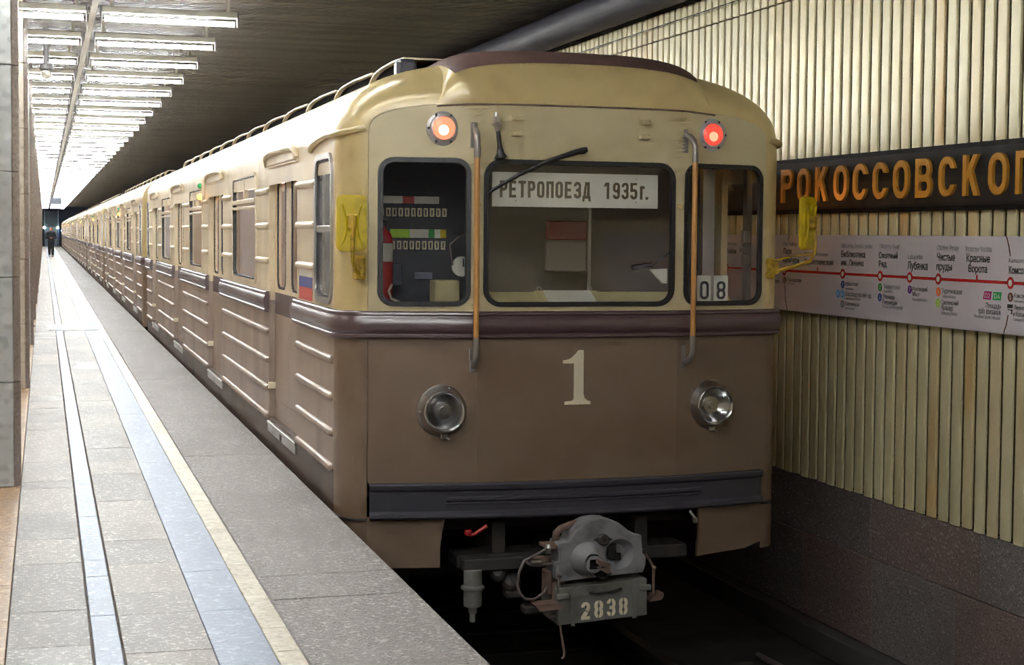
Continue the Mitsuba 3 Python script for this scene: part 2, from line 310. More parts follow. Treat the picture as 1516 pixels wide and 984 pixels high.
# right wall
add(struct('wall_right'), box(XW+.075, XW+.30, Y0, Y1+3, -1.45, CEIL+.3), black)
add('wall_right__panel_backing', box(XW+.055, XW+.074, Y0, 60, -.10, 3.54), backing)
PITCH = .1345
k0 = int((-3.5-7.792)/PITCH); ncount = 0
for k in range(k0, k0+285):
    y = 7.792+k*PITCH
    g = (y-8.93)//2.15
    m = planks[[0, 1, 2, 0, 1][int(g) % 5]] if random.random() > .22 else random.choice(planks)
    tl = .006*math.sin(g*2.7)+random.uniform(-.0015, .0015)
    w = .104
    outl = [(0, 0), (0, w), (.055, w-.004), (.055, .004)]
    w = .100; e = np.radians([90, 60, 30, 0]); x0 = XW+tl*.3
    pr = Polygon([(x0+.011-.011*math.cos(math.pi/2-t), y+.009-.009*math.cos(t)) for t in e[::-1]]+[(x0-.001, y+w/2)]+[(x0+.011-.011*math.cos(math.pi/2-t), y+w-.009+.009*math.cos(t)) for t in e]+[(x0+.016, y+w), (x0+.016, y)])
    key = 'wall_right__'+num('ribbed_panel')
    add(key, plate(pr, 'z', -.112+random.uniform(-.004, .004), 3.315), m, 50)
    if -3.2 < y < 22: add(key.replace('ribbed_panel', 'panel_top_piece'), plate(pr, 'z', 3.328, 3.545), m, 50)
gz = [(-.512, -.118, 1.30, 8.25), (-1.10, -.518, 1.02, 8.48)]
for z0, z1, wd, ph in gz:
    y = ph-math.ceil((ph+3)/wd)*wd
    while y < 22:
        add('wall_right__'+num('granite_slab'), box(XW+.012+(z0 < -.6)*-.01, XW+.07, y+.004, y+wd-.004, z0, z1, .004), gran_wall if random.random() < .65 else gran_wall2); y += wd
add('wall_right__ledge', box(XW-.10, XW+.07, Y0, 60, -1.28, -1.11, .01), concrete)
add('overhead_duct', tube([(XW-.165, Y0, 3.70), (XW-.165, 90, 3.70)], .165, 28), pipe_m, 40)
tag('overhead_duct', 'thick dark duct running along the top of the ribbed wall', 'duct')
add('hanging_wire', tube([(XW-.04, Y0, 3.435), (XW-.04, 40, 3.435)], .005, 5), black)
tag('hanging_wire', 'thin black wire stretched along the upper ribbed wall', 'wire')

# other walls and the ceiling
add(struct('wall_left'), box(-6.2, -6.0, Y0, Y1, -.3, CEIL+.3), marble_w)
add(struct('wall_back'), box(-6.2, XW+.3, Y0-.2, Y0, -1.45, CEIL+.3), far_dark)
add(struct('wall_far'), box(-6.2, XW+.3, Y1+3, Y1+3.2, -1.45, CEIL+.3), far_dark)
add(struct('ceiling'), box(-6.2, XW+.3, Y0-.2, Y1+3.2, CEIL+.22, CEIL+.3), plenum)
y = 8.0; SP = .152
for i in range(296):
    add('ceiling__'+num('slat'), box(-6.0, XW-.02, y, y+.112, CEIL, CEIL+.014), slat_m if random.random() < .6 else slat_n); y += SP
fs = []
while y < Y1: fs.append(box(-6.0, XW-.02, y, y+.26, CEIL, CEIL+.014)); y += .34
yy = 8.0-SP
while yy > Y0: fs.append(box(-6.0, XW-.02, yy, yy+.112, CEIL, CEIL+.014)); yy -= SP
add('ceiling__far_slats', cat(fs), slat_m); labels['ceiling__far_slats'] = {'kind': 'stuff'}

# ------------------------------------------------------------------ ceiling lamps
LZ = 3.653
def lamp_parts(x0, x1):
    hs = cat([box(x0, x1, -.045, .045, LZ+.055, LZ+.12, .008), box(x0+.08, x0+.11, -.02, .02, LZ+.12, CEIL), box(x1-.11, x1-.08, -.02, .02, LZ+.12, CEIL)])
    return [('housing', hs, fix_m, None), ('end_cap', box(x0-.012, x0+.006, -.05, .05, LZ-.03, LZ+.125, .004), fix_end, None), ('end_cap_001', box(x1-.006, x1+.012, -.05, .05, LZ-.03, LZ+.125, .004), fix_end, None),
            ('tube', tube([(x0+.03, 0, LZ), (x1-.03, 0, LZ)], .026, 10), fix_m, EM(LAMP))]
def lamp_dicts(x0, x1):
    out = []
    for n, m, mt, e in lamp_parts(x0, x1):
        d = mikit.ply(m, mt)
        if e: d['emitter'] = e
        out.append((n, d))
    return out
LR, LL = lamp_dicts(.543, 1.845), lamp_dicts(-.86, .405)
ORD = ['first', 'second', 'third', 'fourth', 'fifth', 'sixth', 'seventh', 'eighth', 'ninth', 'tenth']
for r in range(LAMP_FIRST, LAMP_LAST):
    y = LAMP_Y0+r*LAMP_PITCH
    for side, parts in (('train', LR), ('pillar', LL)):
        key = num('fluorescent_lamp')
        for n, d in parts: scene[f'{key}__{n}'] = {**d, 'to_world': T().translate([0, y, 0])}
        if 0 <= r < 10: tag(key, f'lit ceiling lamp in the {ORD[r]} row from the top, {side} side of the divider', 'ceiling lamp', 'fluorescent lamps over the platform')
        elif r < 0: tag(key, f'lit fluorescent ceiling lamp above the camera, {side} side of the divider', 'ceiling lamp', 'fluorescent lamps over the platform')
        else: tag(key, f'distant lit lamp in the merging far rows, {side} side of the divider', 'ceiling lamp', 'fluorescent lamps over the platform')
HT = mikit.ply(tube([(-3.0, 0, 3.70), (-3.0, 3.6, 3.70)], .03, 8), fix_m); HT['emitter'] = EM(np.array([1, .90, .80])*12)
HB = mikit.ply(box(-3.06, -2.94, -.05, 3.65, 3.73, 3.80, .01), fix_m)
HR, HS = [mikit.ply(box(-3.02, -2.98, v, v+.04, 3.79, CEIL+.22), fix_m) for v in (.4, 3.1)]
for k in range(26):
    key = num('hall_lamp')
    for n, d in (('tube', HT), ('housing', HB), ('hanger', HR), ('hanger_001', HS)): scene[f'{key}__{n}'] = {**d, 'to_world': T().translate([0, -5.5+6.58*k+1.5, 0])}
    tag(key, 'warm fluorescent lamp over the central hall behind the pillars', 'ceiling lamp', 'lamps of the central hall')
add('lamp_divider_channel', box(.450, .505, 6, Y1-2, LZ+.09, LZ+.13), fix_m); tag('lamp_divider_channel', 'narrow metal channel dividing the two rows of ceiling lamps', 'lighting channel')
dk = 'dome_camera'; dx, dy = -.0, 18.0
add(dk+'__mount', cat([tube([(.035, 19.75, CEIL), (.035, 19.75, 3.50)], .032, 12), lathe([(0, 0), (.07, 0), (.08, -.06), (.06, -.08)], (.035, 19.75, 3.52), (0, 0, 1), 16)]), fix_end)
add(dk+'__dome', trimesh.creation.icosphere(subdivisions=2, radius=.06).apply_translation((.035, 19.75, 3.40)), white_m, True)
tag(dk, 'small white dome camera hanging on a grey stem among the lamps', 'camera')
add('hanging_sign__panel', box(.35, .95, 95, 95.06, 3.05, 3.42), far_grey); add('hanging_sign__rod', box(.42, .44, 95.02, 95.04, 3.42, CEIL), fix_end); add('hanging_sign__rod_001', box(.86, .88, 95.02, 95.04, 3.42, CEIL), fix_end)
tag('hanging_sign', 'grey sign panel hanging under the far ceiling lamps', 'sign')

# ------------------------------------------------------------------ pillars
PP = 6.58
for k in range(24):
    y = 10.585+PP*k; key = num('pillar'); n = 6 if k < 4 else 1
    hgt = CEIL/n if n == 1 else .6535
    for i in range(n):
        z0, z1 = i*hgt+.002, min(CEIL, (i+1)*hgt-.002) if i < 5 else CEIL
        add(f'{key}__'+('marble_slab' if i == 0 else f'marble_slab_{i:03d}'), box(-1.15, -.187, y+random.uniform(0, .003), y+.42, z0, z1, .004 if n > 1 else 0), marble if k % 4 != 1 else marble_w)
        add(f'{key}__'+('corner_strip' if i == 0 else f'corner_strip_{i:03d}'), plate(Polygon([(-.185, y+.006), (-.148, y+.085), (-.148, y+.42), (-.185, y+.42)]), 'z', z0, z1), strip_m)
    if k < 5: tag(key, ['white marble pillar with brown corner strip nearest the camera, at the left edge', 'second marble pillar from the camera, narrow cream strip behind the nearest one', 'third marble pillar from the camera beside the platform', 'fourth marble pillar from the camera beside the platform', 'fifth marble pillar from the camera beside the platform'][k], 'pillar', 'marble pillars along the platform')
    else: tag(key, 'marble pillar in the far merging row left of the platform', 'pillar', 'marble pillars along the platform')

# ------------------------------------------------------------------ the train
XC, BW, FW, YF, YM = 3.01, 1.39, 1.24, 9.20, 9.08
YS = 9.45                      # the side walls begin here
XL, XR = XC-BW, XC+BW
def fy(x):
    d = np.abs(np.asarray(x, float)-XC)
    return YM+np.maximum(0, d-.635)/(FW-.635)*(YF-YM)
def bend(m, off=0.):
    """a plate built at y = 0 laid on to the three-faceted front"""
    m = m.copy()
    for _ in range(1): m = m.subdivide_to_size(.14, max_iter=14) if len(m.faces) < 4000 else m
    v = m.vertices.copy(); v[:, 1] += fy(v[:, 0])-off; m.vertices = v; return m
def zspan(poly, a, b): return bend(plate(poly, 'y', a, b))
def se(n, k): # superellipse angles 0..180
    t = np.linspace(0, np.pi, k); c, s = np.cos(t), np.sin(t)
    return np.sign(c)*np.abs(c)**(2/n), np.abs(s)**(2/n)
def body_curve():
    """matching curves over the car: the front seam, the full section; from the left foot over the roof to the right foot"""
    zl = np.array([-.335, -.20, -.05, .2, .5, .8, 1.09, 1.4, 1.7, 1.95])
    n = 45; cx, sz = se(2.85, n); cx4, sz4 = se(4., n)
    full = [(XL, z) for z in zl]+[(XC-BW*c, 2.10+.53*s) for c, s in zip(cx, sz)]+[(XR, z) for z in zl[::-1]]
    seam = [(XC-FW, z) for z in zl]+[(XC-FW*c, 2.13+.225*s) for c, s in zip(cx4, sz4)]+[(XC+FW, z) for z in zl[::-1]]
    return np.array(seam), np.array(full), len(zl)
SEAM, FULL, NZ = body_curve()
def corner(phi, i=None):
    s = math.sin(phi); c = 1-math.cos(phi)
    xz = SEAM*(1-s)+FULL*s; y = fy(SEAM[:, 0])*(1-c)+YS*c
    return np.c_[xz[:, 0], y, xz[:, 1]]
PH = np.linspace(0, np.pi/2, 13)
SH = np.array([corner(p) for p in PH])            # (13, n, 3)
def shell(i0, i1): return grid(SH[:, i0:i1])
nn = SH.shape[1]; iw = 6                           # index 6: z = 1.09, where the colours meet
# side layout, metres behind the front
DOORS = [(1.72, 3.13), (6.43, 7.86), (11.05, 12.47), (15.50, 16.92)]
WINS = [(3.90, 5.58), (8.52, 10.12), (13.07, 14.76)]
ENDW = (17.66, 18.14); LEN = 18.30
def rrp(y0, y1, z0, z1, r): return rr(y0, y1, z0, z1, r)
TH = .045
def D(m, mt, smooth=False, **k): return mikit.ply(m, mt, smooth=smooth, **k)
def car_parts(lead):
    """the parts of one car as (name, dict), built at the lead car's place"""
    out = []
    def put(name, m, mt, smooth=False, **k): out.append((name, mikit.ply(m, mt, smooth=smooth, **k)))
    q = lambda u: YF+u
    ca = .25
    cabw = (.30, .90) if lead else (.42, .90)
    full = sbox(q(ca), .205, q(LEN), 2.10)
    holes = [rrp(q(a), q(b), .16, 2.085, .05) for a, b in DOORS]+[rrp(q(a), q(b), 1.20, 2.07, .10) for a, b in WINS]+[rrp(q(a), q(b), 1.19, 2.06, .10) for a, b in (cabw, ENDW)]
    wall = full.difference(unary_union(holes))
    up, dn = wall.intersection(sbox(0, 1.09, 99, 3)), wall.intersection(sbox(0, 0, 99, 1.09))
    put('upper_side_panel', plate(up, 'x', XL, XL+TH), beige_side)
    put('lower_side_panel', plate(dn, 'x', XL, XL+TH), brown_side)
    put('sill_skirt', box(XL+.004, XL+.05, q(ca), q(LEN), -.055, .20), skirt_m)
    right = sbox(q(ca), .2, q(LEN), 2.10)
    if lead: right = right.difference(rrp(q(.28), q(.92), 1.17, 2.05, .1))
    put('right_side_panel', plate(right.intersection(sbox(0, 1.09, 99, 3)), 'x', XR-TH, XR), beige)
    put('right_lower_panel', box(XR-TH, XR, q(ca), q(LEN), -.05, 1.09), brown)
    ii = range(NZ-1, nn-NZ+1)
    ys = np.array([YS, q(5), q(10), q(15), q(LEN)])
    put('roof', grid(np.array([[[FULL[i, 0], y, FULL[i, 1]] for i in ii] for y in ys])), beige_side, True)
    mir = SH.copy(); mir[:, :, 1] = (q(LEN)+YS)-mir[:, :, 1]
    put('rear_corner', grid(mir[:, iw:nn-iw]), beige, 40)
    put('rear_lower_corner', grid(mir[:, 2:iw+1]), brown, 40); put('rear_lower_corner_001', grid(mir[:, nn-iw-1:nn-2]), brown, 40)
    put('rear_end_wall', box(XL+.1, XR-.1, q(LEN)+.18, q(LEN)+.2, -.05, 2.3), beige)
    put('saloon_shell', cat([box(XL+.09, XR-.06, q(1.55), q(LEN), .06, .10), box(XR-.10, XR-.06, q(1.55), q(LEN), .1, 2.3), box(XL+.09, XR-.06, q(1.55), q(LEN), 2.28, 2.32), box(XL+.09, XR-.06, q(1.5), q(1.55), .1, 2.3), box(XL+.09, XR-.06, q(LEN)-.05, q(LEN), .1, 2.3)]), inside)
    out.append(('ceiling_light', {**mikit.ply(box(XC-.05, XC+.05, q(2.0), q(LEN)-.5, 2.255, 2.275), fix_m), 'emitter': EM((4.2, 3.0, 2.1))}))
    # belts and ribs
    def segs(lo=.22): 
        e = [lo]+[v for d in DOORS for v in d]+[LEN]; return list(zip(e[0::2], e[1::2]))
    bp = [(-.01, 1.155), (.024, 1.155), (.034, 1.147), (.036, 1.136), (.030, 1.128), (.036, 1.118), (.044, 1.10), (.046, 1.075), (.044, 1.05), (.036, 1.032), (.030, 1.026), (.038, 1.018), (.038, 1.006), (.026, .996), (-.01, .996)]
    for j, (a, b) in enumerate(segs(.26)):
        if j == 0:
            path = [(XL, q(b))]+[(XL, q(v)) for v in np.linspace(b-.02, a, 6)]+[tuple(SH[k, 5, :2]) for k in range(12, -1, -1)]
            if lead:
                path += [(x, float(fy(x))) for x in (XC-1.1, XC-.9, XC-.72, XC-.655, XC-.615, XC-.5, XC, XC+.5, XC+.615, XC+.655, XC+.72, XC+.9, XC+1.1)]+[tuple(SH[k, nn-6, :2]) for k in range(0, 13)]+[(XR, q(v)) for v in (.4, 2., LEN)]
            put('belt_moulding', sweep(path, bp), belt_m, 35)
        else: put(f'belt_moulding_{j:03d}', sweep([(XL, q(b)), (XL, q(a))], bp), belt_m, 35)
    def rib(u0, u1, z):
        y0, y1, r = q(u0)+.012, q(u1)-.012, .022
        sec = [(-.004, -.026), (.012, -.022), (.022, -.009), (.022, .009), (.012, .022), (-.004, .026)]
        P_ = []
        for yy, s in ((y0, .15), (y0+.012, .8), (y0+.03, 1), (y1-.03, 1), (y1-.012, .8), (y1, .15)): P_.append([[XL-max(0, o)*s+.004*(o < 0), yy, z+h*(.5+.5*s)] for o, h in sec])
        return grid(np.array(P_))
    n = 0
    ups = [(cabw[1]+.02, 1.72), (3.15, 3.88), (5.60, 6.41), (7.88, 8.50), (10.14, 11.03), (12.49, 13.05), (14.78, 15.48), (16.94, 17.64)]
    for z in (1.912, 1.648, 1.385):
        for a, b in ups: put('side_rib' if n == 0 else f'side_rib_{n:03d}', rib(a, b, z), beige_side, 50); n += 1
    for z in (.853, .634, .421, .212):
        for a, b in segs(.27): put(f'side_rib_{n:03d}', rib(a, b, z), brown_side, 50); n += 1
    # doors: two leaves each, recessed
    n = 0
    for a, b in DOORS:
        mid = (a+b)/2
        for h in (0, 1):
            y0, y1 = (q(a)-.02, q(mid)-.002) if h == 0 else (q(mid)+.002, q(b)+.02)
            gl = rrp(y0+.15, y1-.15, 1.19, 2.00, .09); k = 'door' if n == 0 else f'door_{n:03d}'
            x0, x1 = XL+.046, XL+.075
            put(k, plate(sbox(y0, 1.15, y1, 2.10).difference(gl), 'x', x0, x1), beige_side)
            put(k+'__painted_band', box(x0, x1, y0, y1, .99, 1.15), belt_m)
            put(k+'__lower_panel', cat([box(x0, x1, y0, y1, .18, .99), box(x0-.004, x0, y0+.06, y1-.06, .335, .35)]), brown_side)
            put(k+'__gasket', plate(gl.buffer(.010).difference(gl.buffer(-.008)), 'x', x0-.003, x0+.01), rubber)
            put(k+'__pane', grid(np.array([[[x0+.002, y, z] for z in (1.19, 2.0)] for y in (y0+.15, y1-.15)])), 'mat_pane')
            n += 1
    for j, (a, b) in enumerate(DOORS):
        s = '' if j == 0 else f'_{j:03d}'
        pth = [(XL-.012, q(a)-.05, 2.10), (XL-.022, q(a)-.035, 2.145), (XL-.028, q(a)+.06, 2.166), (XL-.03, q(a)+.3, 2.176), (XL-.03, q(b)-.3, 2.176), (XL-.028, q(b)-.06, 2.166), (XL-.022, q(b)+.035, 2.145), (XL-.012, q(b)+.05, 2.09)]
        put('door_hood'+s, tube(pth, .024, 8), beige_side, 50)
        put(f'door_hood{s}__infill', plate(Polygon([(q(a)-.04, 2.075), (q(a)-.03, 2.14), (q(a)+.08, 2.166), (q(b)-.08, 2.166), (q(b)+.03, 2.14), (q(b)+.04, 2.075)]), 'x', XL-.012, XL), beige_side)
        put(f'door_hood{s}__lintel', box(XL-.022, XL+.02, q(a)-.01, q(b)+.01, 2.085, 2.165, .02), beige_side)
        put('door_step'+s, cat([box(XL-.018, XL+.05, q(a)+.01, q(b)-.01, .155, .185, .006), box(XL-.012, XL+.01, q(a)+.01, q(mid := (a+b)/2)-.05, .10, .155, .004), box(XL-.012, XL+.01, q(mid)+.05, q(b)-.01, .10, .155, .004)]), alu)
        put('door_stop'+s, box(XL-.008, XL+.05, q(b)-.03, q(b)+.005, .42, .47, .005), cream_m)
    # windows
    for j, (a, b) in enumerate(WINS):
        s = '' if j == 0 else f'_{j:03d}'; o = rrp(q(a)-.012, q(b)+.012, 1.188, 2.082, .11); y0, y1 = q(a), q(b)
        put('window'+s, plate(o.difference(rrp(y0+.016, y1-.016, 1.216, 2.054, .08)), 'x', XL-.010, XL+.05), beige_side)
        put(f'window{s}__gasket', plate(rrp(y0+.018, y1-.018, 1.214, 2.056, .08).difference(rrp(y0+.030, y1-.030, 1.230, 2.042, .07)), 'x', XL-.004, XL+.03), rubber)
        put(f'window{s}__transom', cat([box(XL-.016, XL+.04, y0+.02, y1-.02, 1.835, 1.875, .006), box(XL-.012, XL+.04, y0+.02, y1-.02, 1.79, 1.815, .006)]), beige_side)
        put(f'window{s}__mullion', box(XL-.006, XL+.035, (y0+y1)/2-.02, (y0+y1)/2+.02, 1.875, 2.05, .005), beige_side)
        put(f'window{s}__pane', grid(np.array([[[XL+.012, y, z] for z in (1.20, 2.06)] for y in (y0+.01, y1-.01)])), 'mat_pane')
    for nm, (a, b) in (('cab_window', cabw), ('end_window', ENDW)):
        o = rrp(q(a)-.014, q(b)+.014, 1.175, 2.075, .12)
        put(nm, plate(o.difference(rrp(q(a)+.018, q(b)-.018, 1.21, 2.04, .09)), 'x', XL-.016, XL+.05), alu)
        put(nm+'__gasket', plate(rrp(q(a)+.016, q(b)-.016, 1.206, 2.044, .09).difference(rrp(q(a)+.034, q(b)-.034, 1.226, 2.024, .07)), 'x', XL-.004, XL+.03), rubber)
        put(nm+'__bar', box(XL-.006, XL+.03, q(a)+.02, q(b)-.02, 1.60, 1.645, .006), alu)
        put(nm+'__pane', grid(np.array([[[XL+.006, y, z] for z in (1.20, 2.05)] for y in (q(a)+.01, q(b)-.01)])), 'mat_pane')
    # roof scoops
    for j in range(12):
        y1 = YF+1.67+1.39*j; L = 1.39 if j else 1.02; zb, hh = 2.575, .098
        t = np.radians(np.linspace(0, 86, 9))
        prof = np.array([(y1-.50*(1-math.cos(v)), zb+hh*math.sin(v)) for v in t]+[(y1-.8, zb+hh+.006), (y1-L-.10, zb+hh-.004)])
        ins = np.array([(y1-.012-.49*(1-math.cos(v)), zb+(hh-.010)*math.sin(v)) for v in t]+[(y1-.8, zb+hh-.006), (y1-L-.10, zb+hh-.016)])
        x0, x1 = XL+.47, XL+.74
        poly = Polygon(np.vstack([prof, ins[::-1]])).buffer(0)
        s = '' if j == 0 else f'_{j:03d}'
        put('roof_vent'+s, plate(poly, 'x', x0, x1), beige_side)
        put(f'roof_vent{s}__grille', plate(Polygon(np.vstack([ins, [(y1-L-.10, zb-.02), (y1, zb-.02)]])).buffer(0), 'x', x0+.035, x0+.045), void)
    # side signal lamps
    y = q(8.30)
    put('signal_lamp', cat([box(XL-.035, XL+.002, y-.045, y+.045, 1.90, 2.14, .012)]), beige_side)
    out.append(('signal_lamp__orange_lens', {**mikit.ply(trimesh.creation.icosphere(subdivisions=1, radius=.034).apply_translation((XL-.045, y, 1.965)), orange_m), 'emitter': EM((2.2, .75, .06))}))
    put('signal_lamp__green_lens', trimesh.creation.icosphere(subdivisions=1, radius=.03).apply_translation((XL-.045, y, 2.08)), 'mat_badge_e', True)
    if not lead:
        put('front_corner', shell(iw, nn-iw), beige, 40)
        put('front_lower_corner', shell(2, iw+1), brown, 40); put('front_lower_corner_001', shell(nn-iw-1, nn-2), brown, 40)
        put('front_end_wall', box(XC-FW, XC+FW, YF+.02, YF+.05, -.05, 2.2), beige)
    return out
CARPITCH = 19.5
def put_car(key, parts, k):
    for n, d in parts: scene[f'{key}__{n}'] = {**d, 'to_world': T().translate([0, CARPITCH*k, 0])} if k else d
put_car(num('metro_car'), car_parts(True), 0)
tag('metro_car', 'lead beige and brown metro car with number 1 on its faceted front', 'metro car', 'cars of the retro train')
follow = car_parts(False)
SEC = ['second', 'third', 'fourth', 'fifth', 'sixth', 'seventh', 'last']
for k in range(1, 8):
    key = num('metro_car'); put_car(key, follow, k)
    tag(key, f'{SEC[k-1]} beige and brown metro car of the train, counted from the numbered front', 'metro car', 'cars of the retro train')
LC = 'metro_car__'
def lead(name, m, mt, smooth=False, **k): return add(LC+name, m, mt, smooth, **k)

# lead car: shell round the front
lead('front_corner', shell(iw, nn-iw), beige, 40)
lead('front_lower_corner', shell(0, iw+1), brown, 40); lead('front_lower_corner_001', shell(nn-iw-1, nn), brown, 40)
seamp = [(x, z) for x, z in SEAM[NZ:nn-NZ]]
inner = Polygon([(XC-FW+.002, .16)]+[(XC+(x-XC)*.9985, z-.002) for x, z in seamp]+[(XC+FW-.002, .16)])
Lw, Mw, Rw = rr(1.826, 2.342, 1.186, 2.032, .085), rr(2.424, 3.600, 1.184, 2.030, .10), rr(3.668, 4.222, 1.184, 2.032, .085)
face = inner.difference(unary_union([w.buffer(-.012) for w in (Lw, Mw, Rw)]))
lead('front_upper_panel', zspan(face.intersection(sbox(0, 1.09, 9, 3)), -.007, .03), beige_front)
lead('front_lower_panel', zspan(inner.intersection(sbox(0, 0, 9, 1.09)), -.007, .03), brown)
for i, w in enumerate((Lw, Mw, Rw)):
    s = '' if i == 0 else f'_{i:03d}'
    rim = []
    for a, b, o in ((.004, -.010, -.018), (-.008, -.024, -.024)): rim.append(zspan(w.buffer(a).difference(w.buffer(b)), o, .012))
    lead('windscreen'+s, cat(rim), rubber)
    b = w.bounds; xs = np.linspace(b[0]+.008, b[2]-.008, 9)
    lead(f'windscreen{s}__pane', grid(np.array([[[x, float(fy(x))+.004, z] for z in (b[1]+.008, (b[1]+b[3])/2, b[3]-.008)] for x in xs])), 'mat_pane', True)
# raised hood over the front and its brown cap
def hood():
    n = 41; cx, sz = se(5., n); sec = []
    for ph in np.linspace(0, 1, 15):
        s, c = math.sin(ph*math.pi/2), 1-math.cos(ph*math.pi/2)
        lower = np.c_[XC-.862*np.linspace(1, -1, n), np.full(n, 2.356)]
        lower[:, 1] -= .02*np.abs(np.linspace(-1, 1, n))**4
        top = np.c_[XC-.82*cx, 2.41+.262*sz+.030*(1-cx**2)]
        xz = lower*(1-s)+top*s; yb = fy(lower[:, 0])-.012
        c = c**1.5; sec.append(np.c_[xz[:, 0], yb*(1-c)+9.50*c, xz[:, 1]])
    for y in (10.0, 10.6): 
        e = sec[-1].copy(); e[:, 1] = y; e[:, 2] -= .012*(y-9.5); sec.append(e)
    return np.array(sec)
HD = hood()
lead('roof_hood', grid(HD), beige, 60)
c5 = HD[7:, 5:-5].copy(); nrm = np.array([0, -.5, .85]); c5 = c5+.004*nrm
lead('roof_hood__brown_cap', grid(c5), cap_brown, 60)
lead('roof_hood__seam', tube([(x, float(fy(x))-.010, 2.350-.02*abs((x-XC)/.862)**4) for x in np.linspace(XC-.86, XC+.86, 21)], .006, 6), rust)
# gutters over the corners
for s, sg in (('', -1), ('_001', 1)):
    idx = NZ if sg < 0 else nn-NZ-1
    pts = [np.array([XL if sg < 0 else XR, y, z]) for y, z in ((10.28, 2.115), (10.2, 2.15), (9.9, 2.17), (9.6, 2.182))]+[SH[k, idx]+[sg*.004, -.006, .07] for k in range(12, -1, -2)]
    pts = np.array(pts); pts[:, 0] += sg*.012
    lead('corner_gutter'+s, tube(pts, .019, 8), beige, 50)
# seam lines at the corners
lead('corner_step_strip', sweep([tuple(SH[k, 2, :2]) for k in range(12, -1, -1)], [(-.01, -.058), (.012, -.058), (.012, -.046), (-.01, -.046)]), dark)
lead('corner_step_strip_001', sweep([tuple(SH[k, nn-3, :2]) for k in range(0, 13)], [(-.01, -.058), (.012, -.058), (.012, -.046), (-.01, -.046)]), dark)
# bumper beam and its ridges
bpath = [(x, 9.045+.14*abs((x-XC)/FW)**2) for x in np.linspace(XC-FW+.012, XC+FW-.012, 25)]
bprof = [(-.06, .158), (.022, .158), (.030, .150), (.030, .128), (.022, .118), (.010, .112), (.010, -.002), (.020, -.010), (.034, -.018), (.036, -.034), (.028, -.046), (-.06, -.046)]
lead('bumper', sweep(bpath, bprof), bumper_m, 40)
rp = [(x, 9.045+.14*abs((x-XC)/FW)**2) for x in np.linspace(2.215, 3.80, 17)]
lead('bumper__ridge', cat([sweep(rp, [(.0, .082), (.016, .082), (.024, .074), (.024, .060), (.014, .052), (.0, .052)]), sweep(rp, [(.0, .046), (.012, .046), (.018, .040), (.012, .034), (.0, .034)])]), bumper_m, 40)
lead('bumper__gap', zspan(sbox(XC-FW+.01, .152, XC+FW-.01, .163), -.004, .02), black)
# skirts
lead('front_skirt', zspan(Polygon([(XC-FW-.002, -.04), (2.215, -.04), (2.196, -.12), (2.186, -.22), (2.184, -.335), (XC-FW-.002, -.335)]), -.004, .03), brown)
lead('front_skirt_001', zspan(Polygon([(XC+FW+.002, -.03), (3.79, -.03), (3.802, -.12), (3.805, -.22), (3.79, -.345), (4.14, -.325), (XC+FW+.002, -.29)]), -.004, .03), brown)
# number on the front
one = Polygon([(0, .82), (0, .755), (.39, .755), (.39, .10), (.34, .07), (.07, .055), (.065, 0), (1, 0), (1, .055), (.88, .07), (.78, .12), (.74, .2), (.74, 1), (.55, 1), (.45, .93), (.28, .85), (.12, .82)])
one = affinity.affine_transform(one, [.174, 0, 0, .322, 2.909, .602]).buffer(.004).buffer(-.004)
lead('painted_number', bend(plate(one, 'y', -.0085, -.004)), cream_m)
labels[LC+'painted_number'] = {'label': 'large cream numeral 1'}
# headlights
def headlight(x, z, s):
    nx = (x-XC)/abs(x-XC)*.19; d = np.array([nx*.35, -1, 0]); o = np.array([x, float(fy(x)), z])
    k = 'headlight'+s
    lead(k, lathe([(0, -.01), (.150, -.01), (.153, .004), (.150, .014), (.141, .020), (.128, .050), (.117, .075), (.112, .082), (.104, .084)], o, d, 40), chrome_worn, 35)
    lead(k+'__rim', lathe([(.100, .078), (.106, .092), (.113, .096), (.119, .090), (.121, .080), (.116, .070)], o, d, 40), chrome, 40)
    lead(k+'__reflector', lathe([(.106, .080), (.100, .074), (.085, .050), (.065, .030), (.045, .018), (.020, .012), (0, .011)], o, d, 40), chrome, 50)
    lead(k+'__bulb_holder', lathe([(.050, .022), (.050, .028), (.028, .030), (.026, .052), (.022, .056), (0, .056)], o, d, 24), alu, 35)
    ll = lathe([(.104, .084), (.07, .088), (0, .090)], o, d, 32); lead(k+'__lens', ll, 'mat_pane', True)
    sc = []
    for a in (20, 75, 140, 180, 225, 300, 330):
        p = o+d*.03+.136*np.array([math.cos(math.radians(a)), 0, math.sin(math.radians(a))]); sc.append(lathe([(.006, 0), (.006, .006), (0, .008)], p, d, 8))
    lead(k+'__screws', cat(sc), alu); labels[LC+k+'__screws'] = {'kind': 'stuff'}
    lead(k+'__latch', cat([box(x-.02, x+.02, o[1]-.06, o[1]-.02, z-.158, z-.128, .005), tube([(x+.005, o[1]-.05, z-.15), (x+.03, o[1]-.06, z-.165)], .008, 6)]), chrome_worn)
headlight(2.193, .580, ''); headlight(3.862, .580, '_001')
